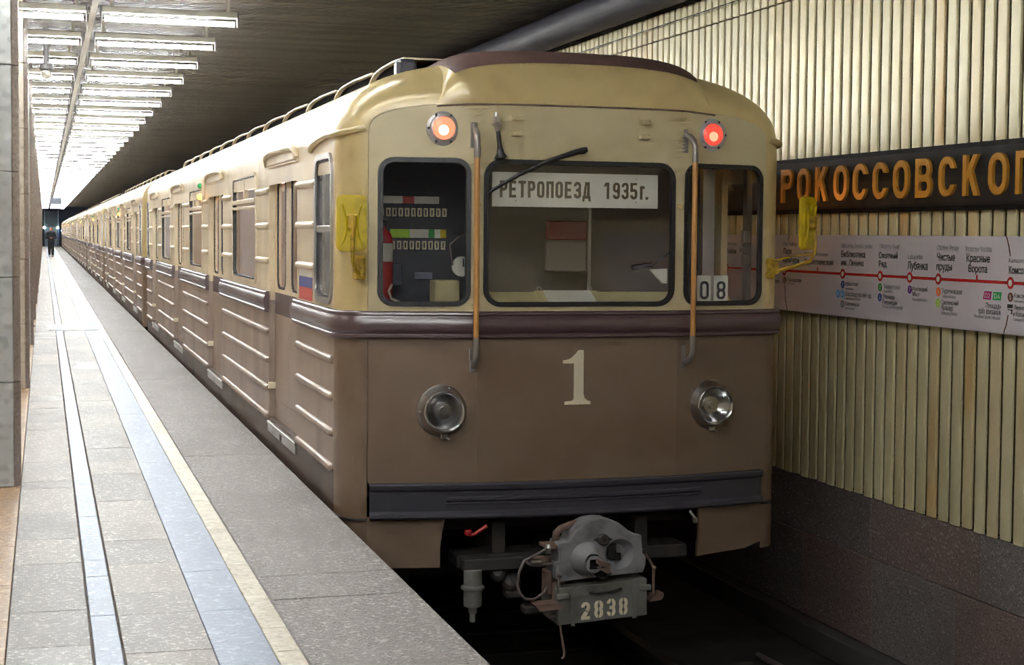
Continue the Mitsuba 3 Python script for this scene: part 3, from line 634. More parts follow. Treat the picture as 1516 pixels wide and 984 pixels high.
def taillight(x, z, s, hot):
    d = np.array([(.06 if x > XC else -.06), -1, 0]); o = np.array([x, float(fy(x))-.004, z]); k = 'tail_light'+s
    lead(k, lathe([(.0, -.005), (.098, -.005), (.099, .006), (.092, .012), (.080, .016), (.076, .030), (.066, .034), (.064, .026)], o, d, 36), satin, 35)
    ls = lathe([(.066, .026), (.058, .034), (.040, .041), (.020, .045), (0, .046)], o, d, 28)
    ls2 = {**mikit.ply(trimesh.Trimesh(ls.vertices, ls.faces[:, ::1], process=False), 'mat_red_paint', smooth=True), 'emitter': EM((.40, .020, .012) if not hot else (.62, .10, .05))}
    scene[LC+k+'__red_lens'] = ls2
    hb = lathe([(.030, .045), (.022, .049), (.010, .051), (0, .0515)], o+np.array([-.004, 0, -.012]), d, 16)
    scene[LC+k+'__bright_spot'] = {**mikit.ply(hb, 'mat_red_paint', smooth=True), 'emitter': EM((.75, .14, .08) if not hot else (1.1, .62, .32))}
    sc = [lathe([(.007, 0), (.007, .006), (0, .008)], o+d*.012+.087*np.array([math.cos(math.radians(a)), 0, math.sin(math.radians(a))]), d, 8) for a in (0, 60, 120, 180, 240, 300)]
    lead(k+'__screws', cat(sc), dark); labels[LC+k+'__screws'] = {'kind': 'stuff'}
taillight(2.187, 2.203, '', True); taillight(3.848, 2.211, '_001', False)
# handrails
for s, x, sg in (('', 2.361, 0), ('_001', 3.702, 1)):
    y = float(fy(x)); yo = y-.085; xf = x-.036*sg
    lead('handrail'+s, tube([(x, yo, .992), (x, yo, 1.2), (x, yo, 1.7), (x, yo, 2.052)], .0165, 12), wood, True)
    for t_, z0, sgn in (('upper_bracket', 2.046, 1), ('lower_bracket', .996, -1)):
        m = [lathe([(.0, 0), (.019, 0), (.020, .05), (.018, .062), (0, .062)], (x, yo, z0-.01*sgn), (0, 0, sgn), 14),
             tube([(x, yo, z0+.045*sgn), (x, yo, z0+.085*sgn), (x-.006*sg, yo+.010, z0+.118*sgn), (x-.018*sg, yo+.036, z0+.145*sgn), (xf, y-.012, z0+.160*sgn)], [.016, .017, .019, .018, .014], 10),
             box(xf-.021, xf+.021, y-.014, y+.002, min(z0+.05*sgn, z0+.195*sgn), max(z0+.05*sgn, z0+.195*sgn), .008),
             lathe([(.009, 0), (.009, .01), (0, .012)], (xf, y-.014, z0+.178*sgn), (0, -1, 0), 10)]
        lead(f'handrail{s}__{t_}', cat(m), satin_dk, 40)
# horn, brackets, screws
ya = float(fy(2.5))
lead('whistle', cat([lathe([(.042, .0), (.034, .008), (.022, .03), (.014, .07), (.0115, .16)], (2.514, ya-.035, 2.040), (-.13, 0, 1), 20), box(2.49, 2.535, ya-.06, ya, 2.032, 2.05, .006)]), black, 40)
lead('whistle__chrome_cap', lathe([(.010, .15), (.016, .158), (.017, .185), (.030, .190), (.031, .200), (.020, .206), (.020, .235), (.014, .24), (.012, .262), (0, .264)], (2.514, ya-.035, 2.040), (-.13, 0, 1), 18), chrome, 35)
for i, (x, z) in enumerate(((2.615, 2.272), (2.608, 2.180), (3.397, 2.270), (3.395, 2.182))):
    y = float(fy(x)); lead('plate_bracket' if i == 0 else f'plate_bracket_{i:03d}', cat([box(x-.029, x+.029, y-.050, y, z-.013, z+.013, .003), box(x-.03, x-.022, y-.012, y, z, z+.045)]), beige_front)
for i, (x, z) in enumerate(((2.392, 1.770), (3.634, 1.774))): lead('panel_screw' if i == 0 else f'panel_screw_{i:03d}', lathe([(.0, 0), (.017, .0), (.017, .008), (.010, .012), (.007, .006), (0, .006)], (x, float(fy(x))-.006, z), (0, -1, 0), 16), beige)
# wiper
yw = YM-.05
lead('wiper', cat([lathe([(0, 0), (.02, 0), (.02, .05), (0, .052)], (3.01, YM, 2.093), (0, -1, 0), 14), tube([(3.028, yw, 2.100), (2.97, yw-.004, 2.085), (2.78, yw-.012, 2.024)], [.016, .017, .012], 8)]), black, 40)
lead('wiper__arm', tube([(2.79, yw-.012, 2.027), (2.62, yw-.008, 1.948), (2.452, yw+.012, 1.850)], [.0105, .009, .007], 8), rubber, 40)
lead('wiper__blade', tube([(2.80, yw+.014, 2.022), (2.62, yw+.022, 1.936), (2.445, yw+.024, 1.838)], .007, 6), black)
# siren box and roof dome
lead('roof_box', box(2.0, 2.12, 9.50, 9.62, 2.48, 2.635, .022), bumper_m)
lead('roof_box__foot', box(1.99, 2.13, 9.49, 9.63, 2.46, 2.515, .008), rust)
# tricolour on the side
for i, (z0, z1, m) in enumerate(((1.315, 1.363, flag_white), (1.247, 1.314, flag_blue), (1.165, 1.246, flag_red))):
    lead('flag_sticker' if i == 0 else f'flag_sticker_{i:03d}', box(XL-.003, XL+.002, YF+1.06, YF+1.60, z0, z1), m)
labels[LC+'flag_sticker'] = {'label': 'tricolour sticker, white stripe'}; labels[LC+'flag_sticker_001'] = {'label': 'tricolour sticker, blue stripe'}; labels[LC+'flag_sticker_002'] = {'label': 'tricolour sticker, red stripe'}
# mirrors
def mirror(s, c, w, h, yaw, mount, arm):
    k = 'rear_view_mirror'+s; A = Ro.from_euler('z', yaw, degrees=True).as_matrix(); c = np.array(c)
    def loc(m): m = m.copy(); m.vertices = m.vertices@A.T+c; return m
    outer = rr(-w/2, w/2, -h/2, h/2, .035)
    layers = [plate(outer.buffer(-o), 'y', a, b) for o, a, b in ((.0, 0, .022), (.006, -.008, .0), (.014, -.014, -.008))]
    lead(k, loc(cat(layers)), yellow)
    rb = [tube([(sg*.055, -.014, .105), (sg*.036, -.018, .05), (sg*.030, -.018, -.03), (sg*.040, -.018, -.08), (sg*.058, -.014, -.12)], .008, 6) for sg in (-1, 1)]+[tube([(-.034, -.016, .012+.03), (.034, -.016, .012+.03)], .008, 6), tube([(-.03, -.016, -.045), (.03, -.016, -.045)], .008, 6), lathe([(.022, 0), (.022, .006), (.014, .007), (.014, .003), (0, .003)], (0, -.014, .095), (0, -1, 0), 14)]
    lead(k+'__pressed_ribs', loc(cat(rb)), yellow)
    lead(k+'__clamp', loc(cat([box(-.022, .022, -.05, -.014, -.03, .045, .006)])), yellow_dk)
    lead(k+'__glass', loc(plate(outer.buffer(-.012), 'y', .022, .024)), chrome)
    lead(k+'__arm', tube(arm, .0115, 8), yellow_dk, 40)
    lead(k+'__mount', mount, yellow_dk)
mirror('', (1.650, 9.06, 1.655), .172, .318, -6, cat([box(1.688, 1.745, 9.13, 9.30, 1.335, 1.475, .008), box(1.70, 1.735, 9.115, 9.16, 1.35, 1.46, .006)]),
       [(1.650, 9.02, 1.70), (1.650, 9.015, 1.60), (1.648, 9.02, 1.49), (1.652, 9.03, 1.44), (1.675, 9.08, 1.39), (1.710, 9.13, 1.365)])
mirror('_001', (4.470, 9.04, 1.686), .15, .325, 30, cat([box(4.262, 4.305, 9.15, 9.24, 1.345, 1.385, .006), box(4.262, 4.305, 9.15, 9.24, 1.43, 1.465, .006), box(4.27, 4.295, 9.16, 9.23, 1.34, 1.47, .004), box(4.29, 4.335, 9.16, 9.20, 1.37, 1.445, .006)]),
       [(4.492, 9.0, 1.64), (4.495, 8.995, 1.56), (4.492, 9.0, 1.50), (4.475, 9.02, 1.455), (4.43, 9.08, 1.43), (4.31, 9.18, 1.385)])
scene[LC+'signal_lamp_001__orange_lens'] = {**mikit.ply(trimesh.creation.icosphere(subdivisions=1, radius=.034).apply_translation((XR+.045, YF+1.9, 1.90)), orange_m), 'emitter': EM((20, 8, 1.8))}
lead('signal_lamp_001', box(XR-.002, XR+.035, YF+1.85, YF+1.95, 1.84, 2.06, .012), beige_side)
lead('rear_view_mirror_001__stay', tube([(4.31, 9.17, 1.455), (4.40, 9.10, 1.485), (4.49, 9.0, 1.497)], .007, 6), yellow_dk)

# ------------------------------------------------------------------ cab
cab = 'metro_car__cab'
add(cab, cat([box(XL+.05, XR-.05, 10.30, 10.33, .1, 2.25), box(XL+.05, XR-.05, 9.3, 10.6, .06, .10), box(XL+.25, XR-.25, 9.25, 10.3, 2.12, 2.14)]), cab_dark)
add(cab+'__console', cat([plate(Polygon([(9.14, 1.09), (9.14, 1.175), (9.32, 1.258), (9.40, 1.25), (9.40, 1.09)]), 'x', 2.44, 3.66)]), cab_beige)
add(cab+'__beige_wall', box(2.62, 4.06, 10.26, 10.30, .1, 2.1), fabric_grey)
add(cab+'__grey_post', box(3.297, 3.315, 9.78, 9.80, 1.15, 1.95), alu)
add(cab+'__seat_back', box(3.03, 3.295, 9.80, 9.86, 1.368, 1.566, .01), fabric_grey)
add(cab+'__red_cloth', box(3.03, 3.295, 9.795, 9.85, 1.568, 1.69, .01), red_cloth)
add(cab+'__side_post', box(3.97, 4.05, 9.52, 9.58, 1.10, 2.1), alu); add(cab+'__side_post_001', box(4.20, 4.235, 9.36, 9.42, 1.15, 2.1), alu)
add(cab+'__latch', cat([box(4.17, 4.215, 9.33, 9.38, 1.56, 1.64, .004), box(4.17, 4.215, 9.33, 9.38, 1.42, 1.49, .004), box(4.16, 4.20, 9.35, 9.38, 1.50, 1.53)]), alu)
add(cab+'__switch_panel', box(1.90, 2.66, 10.02, 10.06, 1.12, 2.06), cab_dark)
def cabx(px): return 2.005+(px-564)*.004323
def cabz(py): return 1.811-(py-295)*.00421
near = False
def nx_(px): return 1.937+(px-564)*.00419
def nz_(py): return 1.377-(py-400)*.00410
sw = 0; ls = 0
for row, zb in ((0, 313.5), (1, 362.5)):
    for i in range(11 if row == 0 else 9):
        x = cabx(566+i*9.25 if row == 0 else 582+i*9.35); z = cabz(zb)
        fr = plate(rr(x-.013, x+.013, z-.027, z+.027, .003).difference(rr(x-.006, x+.006, z-.017, z+.017, .002)), 'y', 10.0, 10.02)
        add(cab+'__switch_panel__'+('switch' if sw == 0 else f'switch_{sw:03d}'), fr, cream_m); sw += 1
for z, cells in ((295, [(564, 596, white_m), (596, 613, flag_red), (613, 650, white_m), (650, 660, far_dark)]), (345, [(578.5, 606.5, 'mat_badge_l'), (606.5, 634.5, white_m), (634.5, 643.5, 'mat_badge_v'), (643.5, 652, white_m), (652, 661, yellow)])):
    for a, b, m in cells:
        h = .023 if z == 295 else .027
        add(cab+'__switch_panel__'+('label_strip' if ls == 0 else f'label_strip_{ls:03d}'), box(cabx(a), cabx(b), 10.0, 10.02, cabz(z)-h, cabz(z)+h), m); ls += 1
add(cab+'__pressure_gauge', lathe([(0, 0), (.062, 0), (.062, .04), (.055, .042), (.053, .034), (0, .034)], (nx_(684), 9.66, nz_(394)), (-.2, -1, 0), 28), white_m)
add(cab+'__pressure_gauge__needle', box(nx_(684)-.004, nx_(684)+.004, 9.61, 9.615, nz_(394), nz_(394)+.05), ink)
add(cab+'__instrument_box', cat([box(nx_(647), nx_(684), 9.70, 9.86, 1.15, nz_(415), .008), box(nx_(651), nx_(680), 9.69, 9.70, 1.20, nz_(419))]), 'mat_cab_console')
add(cab+'__grey_handset_box', box(nx_(583), nx_(602), 9.78, 9.86, nz_(424), nz_(389), .008), cab_dark if 0 else far_dark)
add(cab+'__small_notice', box(nx_(632), nx_(659), 9.995, 10.0, nz_(415), nz_(405)), far_grey)
add(cab+'__pale_hose', tube([(nx_(578), 9.60, nz_(420)), (nx_(573), 9.60, nz_(430)), (nx_(577), 9.60, nz_(441)), (nx_(590), 9.60, nz_(447)), (nx_(600), 9.60, nz_(449))], .008, 8), cream_m)
add(cab+'__black_cable', cat([tube([(nx_(694), 9.5, nz_(338)), (nx_(676), 9.6, nz_(350)), (nx_(664), 9.62, nz_(362)), (nx_(666), 9.62, nz_(380)), (nx_(668), 9.62, nz_(392))], .006, 6)]), hose_m)
add(cab+'__brake_handle', cat([tube([(3.55, 9.30, 1.42), (3.425, 9.32, 1.405)], .018, 8), tube([(3.55, 9.30, 1.42), (3.64, 9.25, 1.50)], .006, 6)]), black)
add(cab+'__white_bracket', plate(Polygon([(3.53, 1.395), (3.64, 1.40), (3.64, 1.31), (3.615, 1.31)]), 'y', 9.28, 9.31), white_m)
# things in the cab
add('fire_extinguisher__cylinder', lathe([(0, 0), (.045, 0), (.052, .01), (.052, .38), (.04, .42), (.016, .44), (.016, .46), (0, .46)], (1.962, 9.68, 1.18), (0, 0, 1), 24), red_m, 40)
add('fire_extinguisher__label', lathe([(.0528, .25), (.0528, .36)], (1.962, 9.68, 1.18), (0, 0, 1), 24), white_m, True)
add('fire_extinguisher__valve', cat([box(1.947, 1.977, 9.66, 9.70, 1.64, 1.68, .004), tube([(1.962, 9.66, 1.67), (1.92, 9.66, 1.70)], .008, 6)]), black)
add('fire_extinguisher__bracket', cat([box(1.945, 1.98, 9.725, 10.018, 1.26, 1.28), box(1.945, 1.98, 9.725, 10.018, 1.59, 1.61)]), black)
tag('fire_extinguisher', 'red fire extinguisher with white label behind the left windscreen', 'fire extinguisher')
ys_ = YM+.035
add('destination_board__board', box(2.482, 3.508, ys_, ys_+.008, 1.762, 1.962), white_m)
def word(s, x0, x1, z0, h, tf, Wf=.46):
    """letters of one word between x0 and x1"""
    k = len(s); adv = (x1-x0)/k; W = adv*.80/h; out = []
    for i, ch in enumerate(s):
        g = glyph(ch, W if ch not in '1.' else W*.8, tf*W); out.append(affinity.affine_transform(g, [h, 0, 0, h, x0+i*adv, z0]))
    return out
n = 0
for s, x0, x1 in (('РЕТРОПОЕЗД', 2.527, 3.092), ('1935', 3.168, 3.388)):
    for g in word(s, x0, x1, 1.815, .098, .36):
        add('destination_board__'+('letter' if n == 0 else f'letter_{n:03d}'), plate(g, 'y', ys_-.0015, ys_), sign_ink); n += 1
for g in (affinity.affine_transform(glyph('г', .42, .16), [.098, 0, 0, .098, 3.394, 1.815]), affinity.affine_transform(glyph('.', .3, .17), [.098, 0, 0, .098, 3.430, 1.815])):
    add(f'destination_board__letter_{n:03d}', plate(g, 'y', ys_-.0015, ys_), sign_ink); n += 1
for i, (x, z) in enumerate(((2.625, 1.797), (3.37, 1.938), (3.37, 1.797))): add('destination_board__'+('rivet' if i == 0 else f'rivet_{i:03d}'), lathe([(.004, 0), (0, .003)], (x, ys_, z), (0, -1, 0), 8), ink)
tag('destination_board', 'white board lettered РЕТРОПОЕЗД 1935г. behind the middle windscreen', 'sign board')
for i, (x0, x1, ch) in enumerate(((3.788, 3.878, '0'), (3.898, 3.990, '8'))):
    y = float(fy(3.89))+.03; key = num('number_card')
    add(key+'__card', plate(rr(x0, x1, 1.196, 1.362, .006), 'y', y, y+.004), white_m)
    g = affinity.affine_transform(glyph(ch, .52, .145), [.112, 0, 0, .112, x0+.018, 1.216])
    add(key+'__digit', plate(g, 'y', y-.0015, y), ink)
    tag(key, f'white card with a black {"zero" if ch == "0" else "eight"} behind the right windscreen', 'number card', 'train number cards')
add('clipboard__board', cat([plate(Polygon([(9.16, 1.189), (9.16, 1.197), (9.31, 1.266), (9.31, 1.258)]), 'x', 2.80, 3.20)]), cab_beige)
add('clipboard__paper', plate(Polygon([(9.165, 1.2005), (9.165, 1.203), (9.305, 1.2675), (9.305, 1.265)]), 'x', 2.85, 3.15), white_m)
add('clipboard__clip', cat([tube(arc((2.83, 9.31, 1.275), .014, -60, 240, 9), .003, 5), tube(arc((3.15, 9.31, 1.275), .014, -60, 240, 9), .003, 5)]), alu)
tag('clipboard', 'clipboard with white paper lying on the cab console', 'clipboard')

# ------------------------------------------------------------------ under the lead car
add(LC+'underframe', cat([box(XL+.12, XR-.12, 9.35, 27.4, -.16, -.06), box(2.30, 3.75, 9.16, 9.4, -.36, -.28, .01), box(2.52, 2.60, 9.2, 10.2, -.3, -.1), box(3.42, 3.5, 9.2, 10.2, -.3, -.1)]), dark)
bz = -.70
for j, yb in enumerate((12.0, 24.6)):
    k = LC+('bogie' if j == 0 else f'bogie_{j:03d}')
    add(k, cat([box(2.06, 2.18, yb-1.5, yb+1.5, bz-.05, bz+.22, .03), box(3.84, 3.96, yb-1.5, yb+1.5, bz-.05, bz+.22, .03), box(2.1, 3.9, yb-.2, yb+.2, bz, bz+.3, .03)]), dark)
    for i, (dy_, x) in enumerate(((-1.05, 2.25), (-1.05, 3.77), (1.05, 2.25), (1.05, 3.77))):
        add(k+'__'+('wheel' if i == 0 else f'wheel_{i:03d}'), lathe([(0, -.07), (.39, -.07), (.39, .06), (.388, .062), (.388, .07), (.1, .07), (.1, .1), (0, .1)], (x, yb+dy_, -.708), (1 if x > 3 else -1, 0, 0), 28), dark)
    for i, dy_ in enumerate((-1.05, 1.05)): add(k+'__'+('axle' if i == 0 else f'axle_{i:03d}'), tube([(2.2, yb+dy_, -.71), (3.8, yb+dy_, -.71)], .08, 12), dark)
cy = 8.78
def cx_(u): return 2.974+(u-417)*.000713
def cz_(v): return -.273-(v-417)*.000668
head = Polygon([(cx_(a), cz_(b)) for a, b in ((150, 440), (158, 410), (178, 408), (178, 255), (268, 240), (300, 185), (345, 130), (400, 92), (460, 68), (540, 60), (620, 68), (690, 100), (750, 150), (800, 208), (878, 214), (890, 365), (920, 405), (920, 470), (896, 540), (600, 553), (185, 582), (150, 545))])
cone_c, fun_c = (cx_(410), cz_(395)), (cx_(690), cz_(368))
hd = head.difference(Point(*fun_c).buffer(.086, quad_segs=12))
K = LC+'coupler'
add(K, cat([plate(hd, 'y', cy, cy+.06), plate(head.buffer(-.006), 'y', cy+.06, cy+.2), plate(hd.buffer(-.005), 'y', cy-.006, cy)]), coupler_m)
add(K+'__cone', cat([lathe([(.100, -.002), (.096, .012), (.078, .050), (.062, .088), (.053, .10), (.049, .102)], (cone_c[0], cy-.004, cone_c[1]), (.05, -1, 0), 36)]), coupler_m, 40)
add(K+'__cone__square_socket', plate(Point(cone_c[0]+.012, cone_c[1]-.012).buffer(.05, quad_segs=10).difference(sbox(cone_c[0]-.016, cone_c[1]-.042, cone_c[0]+.040, cone_c[1]+.016)), 'y', cy-.108, cy-.09), coupler_m)
add(K+'__cone__socket_floor', box(cone_c[0]-.03, cone_c[0]+.05, cy-.06, cy-.05, cone_c[1]-.05, cone_c[1]+.03), black)
add(K+'__hook', cat([plate(Polygon([(cone_c[0]+.022, cone_c[1]+.022), (cone_c[0]+.092, cone_c[1]-.004), (cone_c[0]+.094, cone_c[1]-.058), (cone_c[0]+.076, cone_c[1]-.062), (cone_c[0]+.022, cone_c[1]-.028), (cone_c[0]+.068, cone_c[1]-.026), (cone_c[0]+.022, cone_c[1]-.006)]), 'y', cy-.15, cy-.10)]), rust)
add(K+'__funnel', lathe([(.088, .004), (.084, -.004), (.066, -.035), (.05, -.055), (.0, -.055)], (fun_c[0], cy-.004, fun_c[1]), (0, -1, 0), 36), coupler_m, 40)
add(K+'__funnel__latch_slot', cat([box(fun_c[0]-.062, fun_c[0]-.012, cy+.018, cy+.05, fun_c[1]-.03, fun_c[1]+.055), box(fun_c[0]-.02, fun_c[0]+.022, cy+.03, cy+.05, fun_c[1]-.042, fun_c[1]-.002)]), black)
for i, (u, v) in enumerate(((545, 232), (545, 530))): add(K+'__'+('ring_bolt' if i == 0 else f'ring_bolt_{i:03d}'), cat([lathe([(.034, 0), (.034, .018), (.026, .026), (.014, .026), (.012, .010), (0, .010)], (cx_(u), cy-.006, cz_(v)), (0, -1, 0), 20), plate(Polygon([(cx_(u)-.058, cz_(v)), (cx_(u), cz_(v)+.03), (cx_(u)+.058, cz_(v)), (cx_(u), cz_(v)-.032)]), 'y', cy-.012, cy)]), dark, 40)
bx = Polygon([(cx_(165), cz_(628)), (cx_(915), cz_(588)), (cx_(920), cz_(905)), (cx_(160), cz_(948))])
B2 = LC+'coupler_box'
add(B2, cat([plate(bx, 'y', cy-.03, cy+.3), plate(bx.buffer(-.005), 'y', cy-.036, cy-.03)]), coupler_box)
add(B2+'__rib', box(cx_(268), cx_(296), cy-.046, cy-.03, cz_(955), cz_(700)), coupler_box); add(B2+'__rib_001', box(cx_(790), cx_(825), cy-.046, cy-.03, cz_(920), cz_(630)), coupler_box)
add(B2+'__clasp', cat([box(cx_(138), cx_(250), cy-.056, cy-.03, cz_(722), cz_(672), .005)]), coupler_box); add(B2+'__clasp_001', box(cx_(848), cx_(945), cy-.056, cy-.03, cz_(684), cz_(634), .005), coupler_box)
add(B2+'__handle', tube([(cx_(415), cy-.05, cz_(670)), (cx_(480), cy-.06, cz_(676)), (cx_(620), cy-.06, cz_(668)), (cx_(690), cy-.05, cz_(655))], .007, 6), dark)
for i, (ch, u) in enumerate((('2', 352), ('8', 464), ('3', 570), ('8', 674))):
    v = (910, 902, 894, 890)[i]
    g = affinity.affine_transform(glyph(ch, .52, .185, True), [.102, 0, 0, .102, cx_(u), cz_(v)])
    add(B2+'__'+('stencilled_digit' if i == 0 else f'stencilled_digit_{i:03d}'), plate(g, 'y', cy-.0385, cy-.036), cream_m)
labels[B2+'__stencilled_digit'] = {'label': 'cream stencilled digit of number 2838'}
# brackets, hoses and rods round the coupler
def ux(a): return 2.555+(a-300)*.00096   # from the view of the coupler's side
def uz(b): return -.36-(b-480)*.00093
H = LC+'coupler_gear'
add(H, cat([box(ux(485), ux(600), 8.80, 8.95, uz(305), uz(283), .004), box(ux(565), ux(606), 8.80, 8.86, uz(520), uz(290), .006), box(ux(430), ux(540), 8.86, 8.9, uz(408), uz(360), .01), box(ux(505), ux(540), 8.85, 8.95, uz(600), uz(450), .01), box(ux(540), ux(640), 8.84, 8.92, uz(640), uz(520), .012)]), rust)
add(H+'__red_foot', plate(Polygon([(ux(398), uz(630)), (ux(560), uz(625)), (ux(575), uz(665)), (ux(430), uz(672))]), 'y', 8.74, 8.84), rust)
add(H+'__hose_loop', cat([tube([(ux(480), 8.82, uz(310)), (ux(410), 8.80, uz(340)), (ux(345), 8.79, uz(365)), (ux(312), 8.78, uz(430)), (ux(300), 8.78, uz(500)), (ux(315), 8.78, uz(560)), (ux(350), 8.79, uz(600)), (ux(410), 8.80, uz(610)), (ux(480), 8.83, uz(580)), (ux(520), 8.86, uz(540))], .0085, 8), tube([(ux(350), 8.79, uz(368)), (ux(385), 8.80, uz(395)), (ux(440), 8.82, uz(405)), (ux(535), 8.84, uz(402))], .0085, 8)]), hose_m, 50)
add(H+'__union', lathe([(0, 0), (.016, 0), (.018, .03), (.012, .05), (0, .05)], (ux(493), 8.79, uz(325)), (0, 0, 1), 10), alu); add(H+'__union_001', lathe([(0, 0), (.016, 0), (.016, .06), (0, .06)], (ux(390), 8.80, uz(378)), (1, 0, 0), 10), alu)
add(H+'__hanging_rod', tube([(ux(560), 8.78, uz(680)), (ux(562), 8.76, uz(770)), (ux(580), 8.76, uz(880)), (ux(592), 8.76, uz(945)), (ux(580), 8.74, uz(968)), (ux(566), 8.74, uz(970))], .0075, 6), rust)
add(H+'__lever', cat([tube([(ux(556), 8.77, uz(460)), (ux(556), 8.78, uz(620))], .008, 6), trimesh.creation.icosphere(subdivisions=1, radius=.016).apply_translation((ux(556), 8.765, uz(460))), tube([(ux(500), 8.80, uz(722)), (ux(600), 8.80, uz(722))], .010, 6)]), hose_m)
add(H+'__upper_pipe', tube([(ux(580), 8.92, uz(275)), (ux(580), 8.9, uz(225)), (ux(605), 8.9, uz(200)), (ux(660), 8.92, uz(188)), (ux(720), 8.95, uz(180))], .022, 10), rust, 50)
add(H+'__rear_lumps', cat([trimesh.creation.icosphere(subdivisions=1, radius=.05).apply_translation((ux(260), 9.05, uz(500))), trimesh.creation.icosphere(subdivisions=1, radius=.06).apply_translation((ux(345), 9.05, uz(560))), box(ux(300), ux(400), 9.0, 9.1, uz(650), uz(600), .02), box(ux(400), ux(520), 8.95, 9.05, uz(745), uz(690), .02)]), dark)
add(H+'__right_rod', cat([tube([(cx_(925), 8.80, cz_(380)), (cx_(985), 8.80, cz_(480)), (cx_(1000), 8.80, cz_(510)), (cx_(1000), 8.80, cz_(730)), (cx_(935), 8.82, cz_(800))], .0085, 6), trimesh.creation.icosphere(subdivisions=1, radius=.013).apply_translation((cx_(1000), 8.79, cz_(508))), plate(Polygon([(cx_(990), cz_(760)), (cx_(1085), cz_(735)), (cx_(1080), cz_(770)), (cx_(1060), cz_(795)), (cx_(960), cz_(800))]), 'y', 8.78, 8.88)]), rust)
cylx = 2.352
add(LC+'cable_socket', lathe([(0, 0), (.018, 0), (.020, -.035), (.035, -.04)][::-1] if 0 else [(0, .30), (.052, .30), (.054, .215), (.070, .205), (.070, .192), (.054, .185), (.053, .10), (.050, .09), (.026, .085), (.025, .05), (.016, .045), (.016, 0), (0, 0)], (cylx, 9.0, -.635), (0, 0, 1), 22), coupler_box, 40)
add(LC+'cable_socket__beam', box(2.30, 2.66, 9.0, 9.08, -.345, -.275, .006), dark)
add(LC+'cock_handle', cat([tube([(2.335, 9.0, -.133), (2.365, 8.99, -.12), (2.43, 8.98, -.078)], [.011, .010, .012], 8), box(2.305, 2.34, 8.98, 9.02, -.135, -.10, .006)]), red_m)
labels[LC+'cock_handle'] = {'label': 'small red valve handle'}
add(LC+'cock_handle_001', cat([tube([(3.70, 9.02, -.05), (3.735, 9.0, -.10)], .010, 8), box(3.72, 3.75, 9.0, 9.03, -.125, -.09, .006)]), alu)

# ------------------------------------------------------------------ track
for i, x in enumerate((XC-.76, XC+.76)):
    pr = Polygon([(x-.036, -1.10), (x+.036, -1.10), (x+.036, -1.135), (x+.009, -1.15), (x+.009, -1.24), (x+.06, -1.255), (x+.06, -1.27), (x-.06, -1.27), (x-.06, -1.255), (x-.009, -1.24), (x-.009, -1.15), (x-.036, -1.135)])
    key = num('rail'); add(key, plate(pr, 'y', Y0, 60), rail_m)
    tag(key, ('steel rail of the track on the platform side' if i == 0 else 'steel rail of the track on the ribbed wall side'), 'rail', 'rails of the track')
for i in range(22):
    key = num('sleeper'); add(key, box(XC-1.0, XC+1.0, 1.0+i*.6, 1.24+i*.6, -1.285, -1.268, .004), dark); tag(key, 'dark wooden sleeper under the rails in the track pit', 'sleeper', 'sleepers of the track')
add('track_cable', tube([(4.55, 7.0, -1.25), (4.62, 7.6, -1.22), (4.58, 8.2, -1.19), (4.66, 8.7, -1.22), (4.62, 10, -1.24)], .022, 8), hose_m, 50); tag('track_cable', 'grey cable lying in the track pit beside the wall', 'cable')

# ------------------------------------------------------------------ station name and route map on the ribbed wall
sg_z0, sg_z1 = 1.767, 2.160
pr = Polygon([(XW-.045, sg_z0), (XW-.06, sg_z0+.03), (XW-.062, (sg_z0+sg_z1)/2), (XW-.060, sg_z1-.03), (XW-.045, sg_z1), (XW+.003, sg_z1), (XW+.003, sg_z0)])
def plate_y(poly, a, b): return plate(poly, 'y', a, b)
add('station_name_sign__board', plate_y(pr, 3.0, 13.4), board_m)
add('station_name_sign__lower_band', box(XW-.0645, XW-.06, 3.0, 13.4, sg_z0+.045, (sg_z0+sg_z1)/2+.002), 'mat_board_band')
LT = [('Р', 10.812, 10.625), ('О', 10.545, 10.362), ('К', 10.262, 10.075), ('О', 9.985, 9.795), ('С', 9.712, 9.527), ('С', 9.441, 9.259), ('О', 9.176, 8.990), ('В', 8.902, 8.716), ('С', 8.629, 8.452), ('К', 8.361, 8.185), ('О', 8.091, 7.905), ('Г', 7.820, 7.645), ('О', 7.55, 7.365)]
for i, (ch, a, b) in enumerate(LT):
    h = .238; W = (a-b)/h; g = affinity.scale(glyph(ch, W, .172), h, h, origin=(0, 0)); g = affinity.translate(g, -a, 1.848)
    m = ext(g, .020); add('station_name_sign__'+('letter' if i == 0 else f'letter_{i:03d}'), on_wall(m, XW-.064), gold)
tag('station_name_sign', 'long black board with raised gold letters РОКОССОВСКОГО on the ribbed wall', 'sign')
mx = XW-.066
add('route_map__sheet', plate_y(Polygon([(mx, 1.068), (mx-.004, 1.072), (mx-.004, 1.612), (mx, 1.616), (mx+.012, 1.616), (mx+.012, 1.068)]), 3.4, 13.2), map_m)
xm = mx-.004
add('route_map__red_line', box(xm-.0012, xm, 3.4, 13.2, 1.348, 1.366), red_ink)
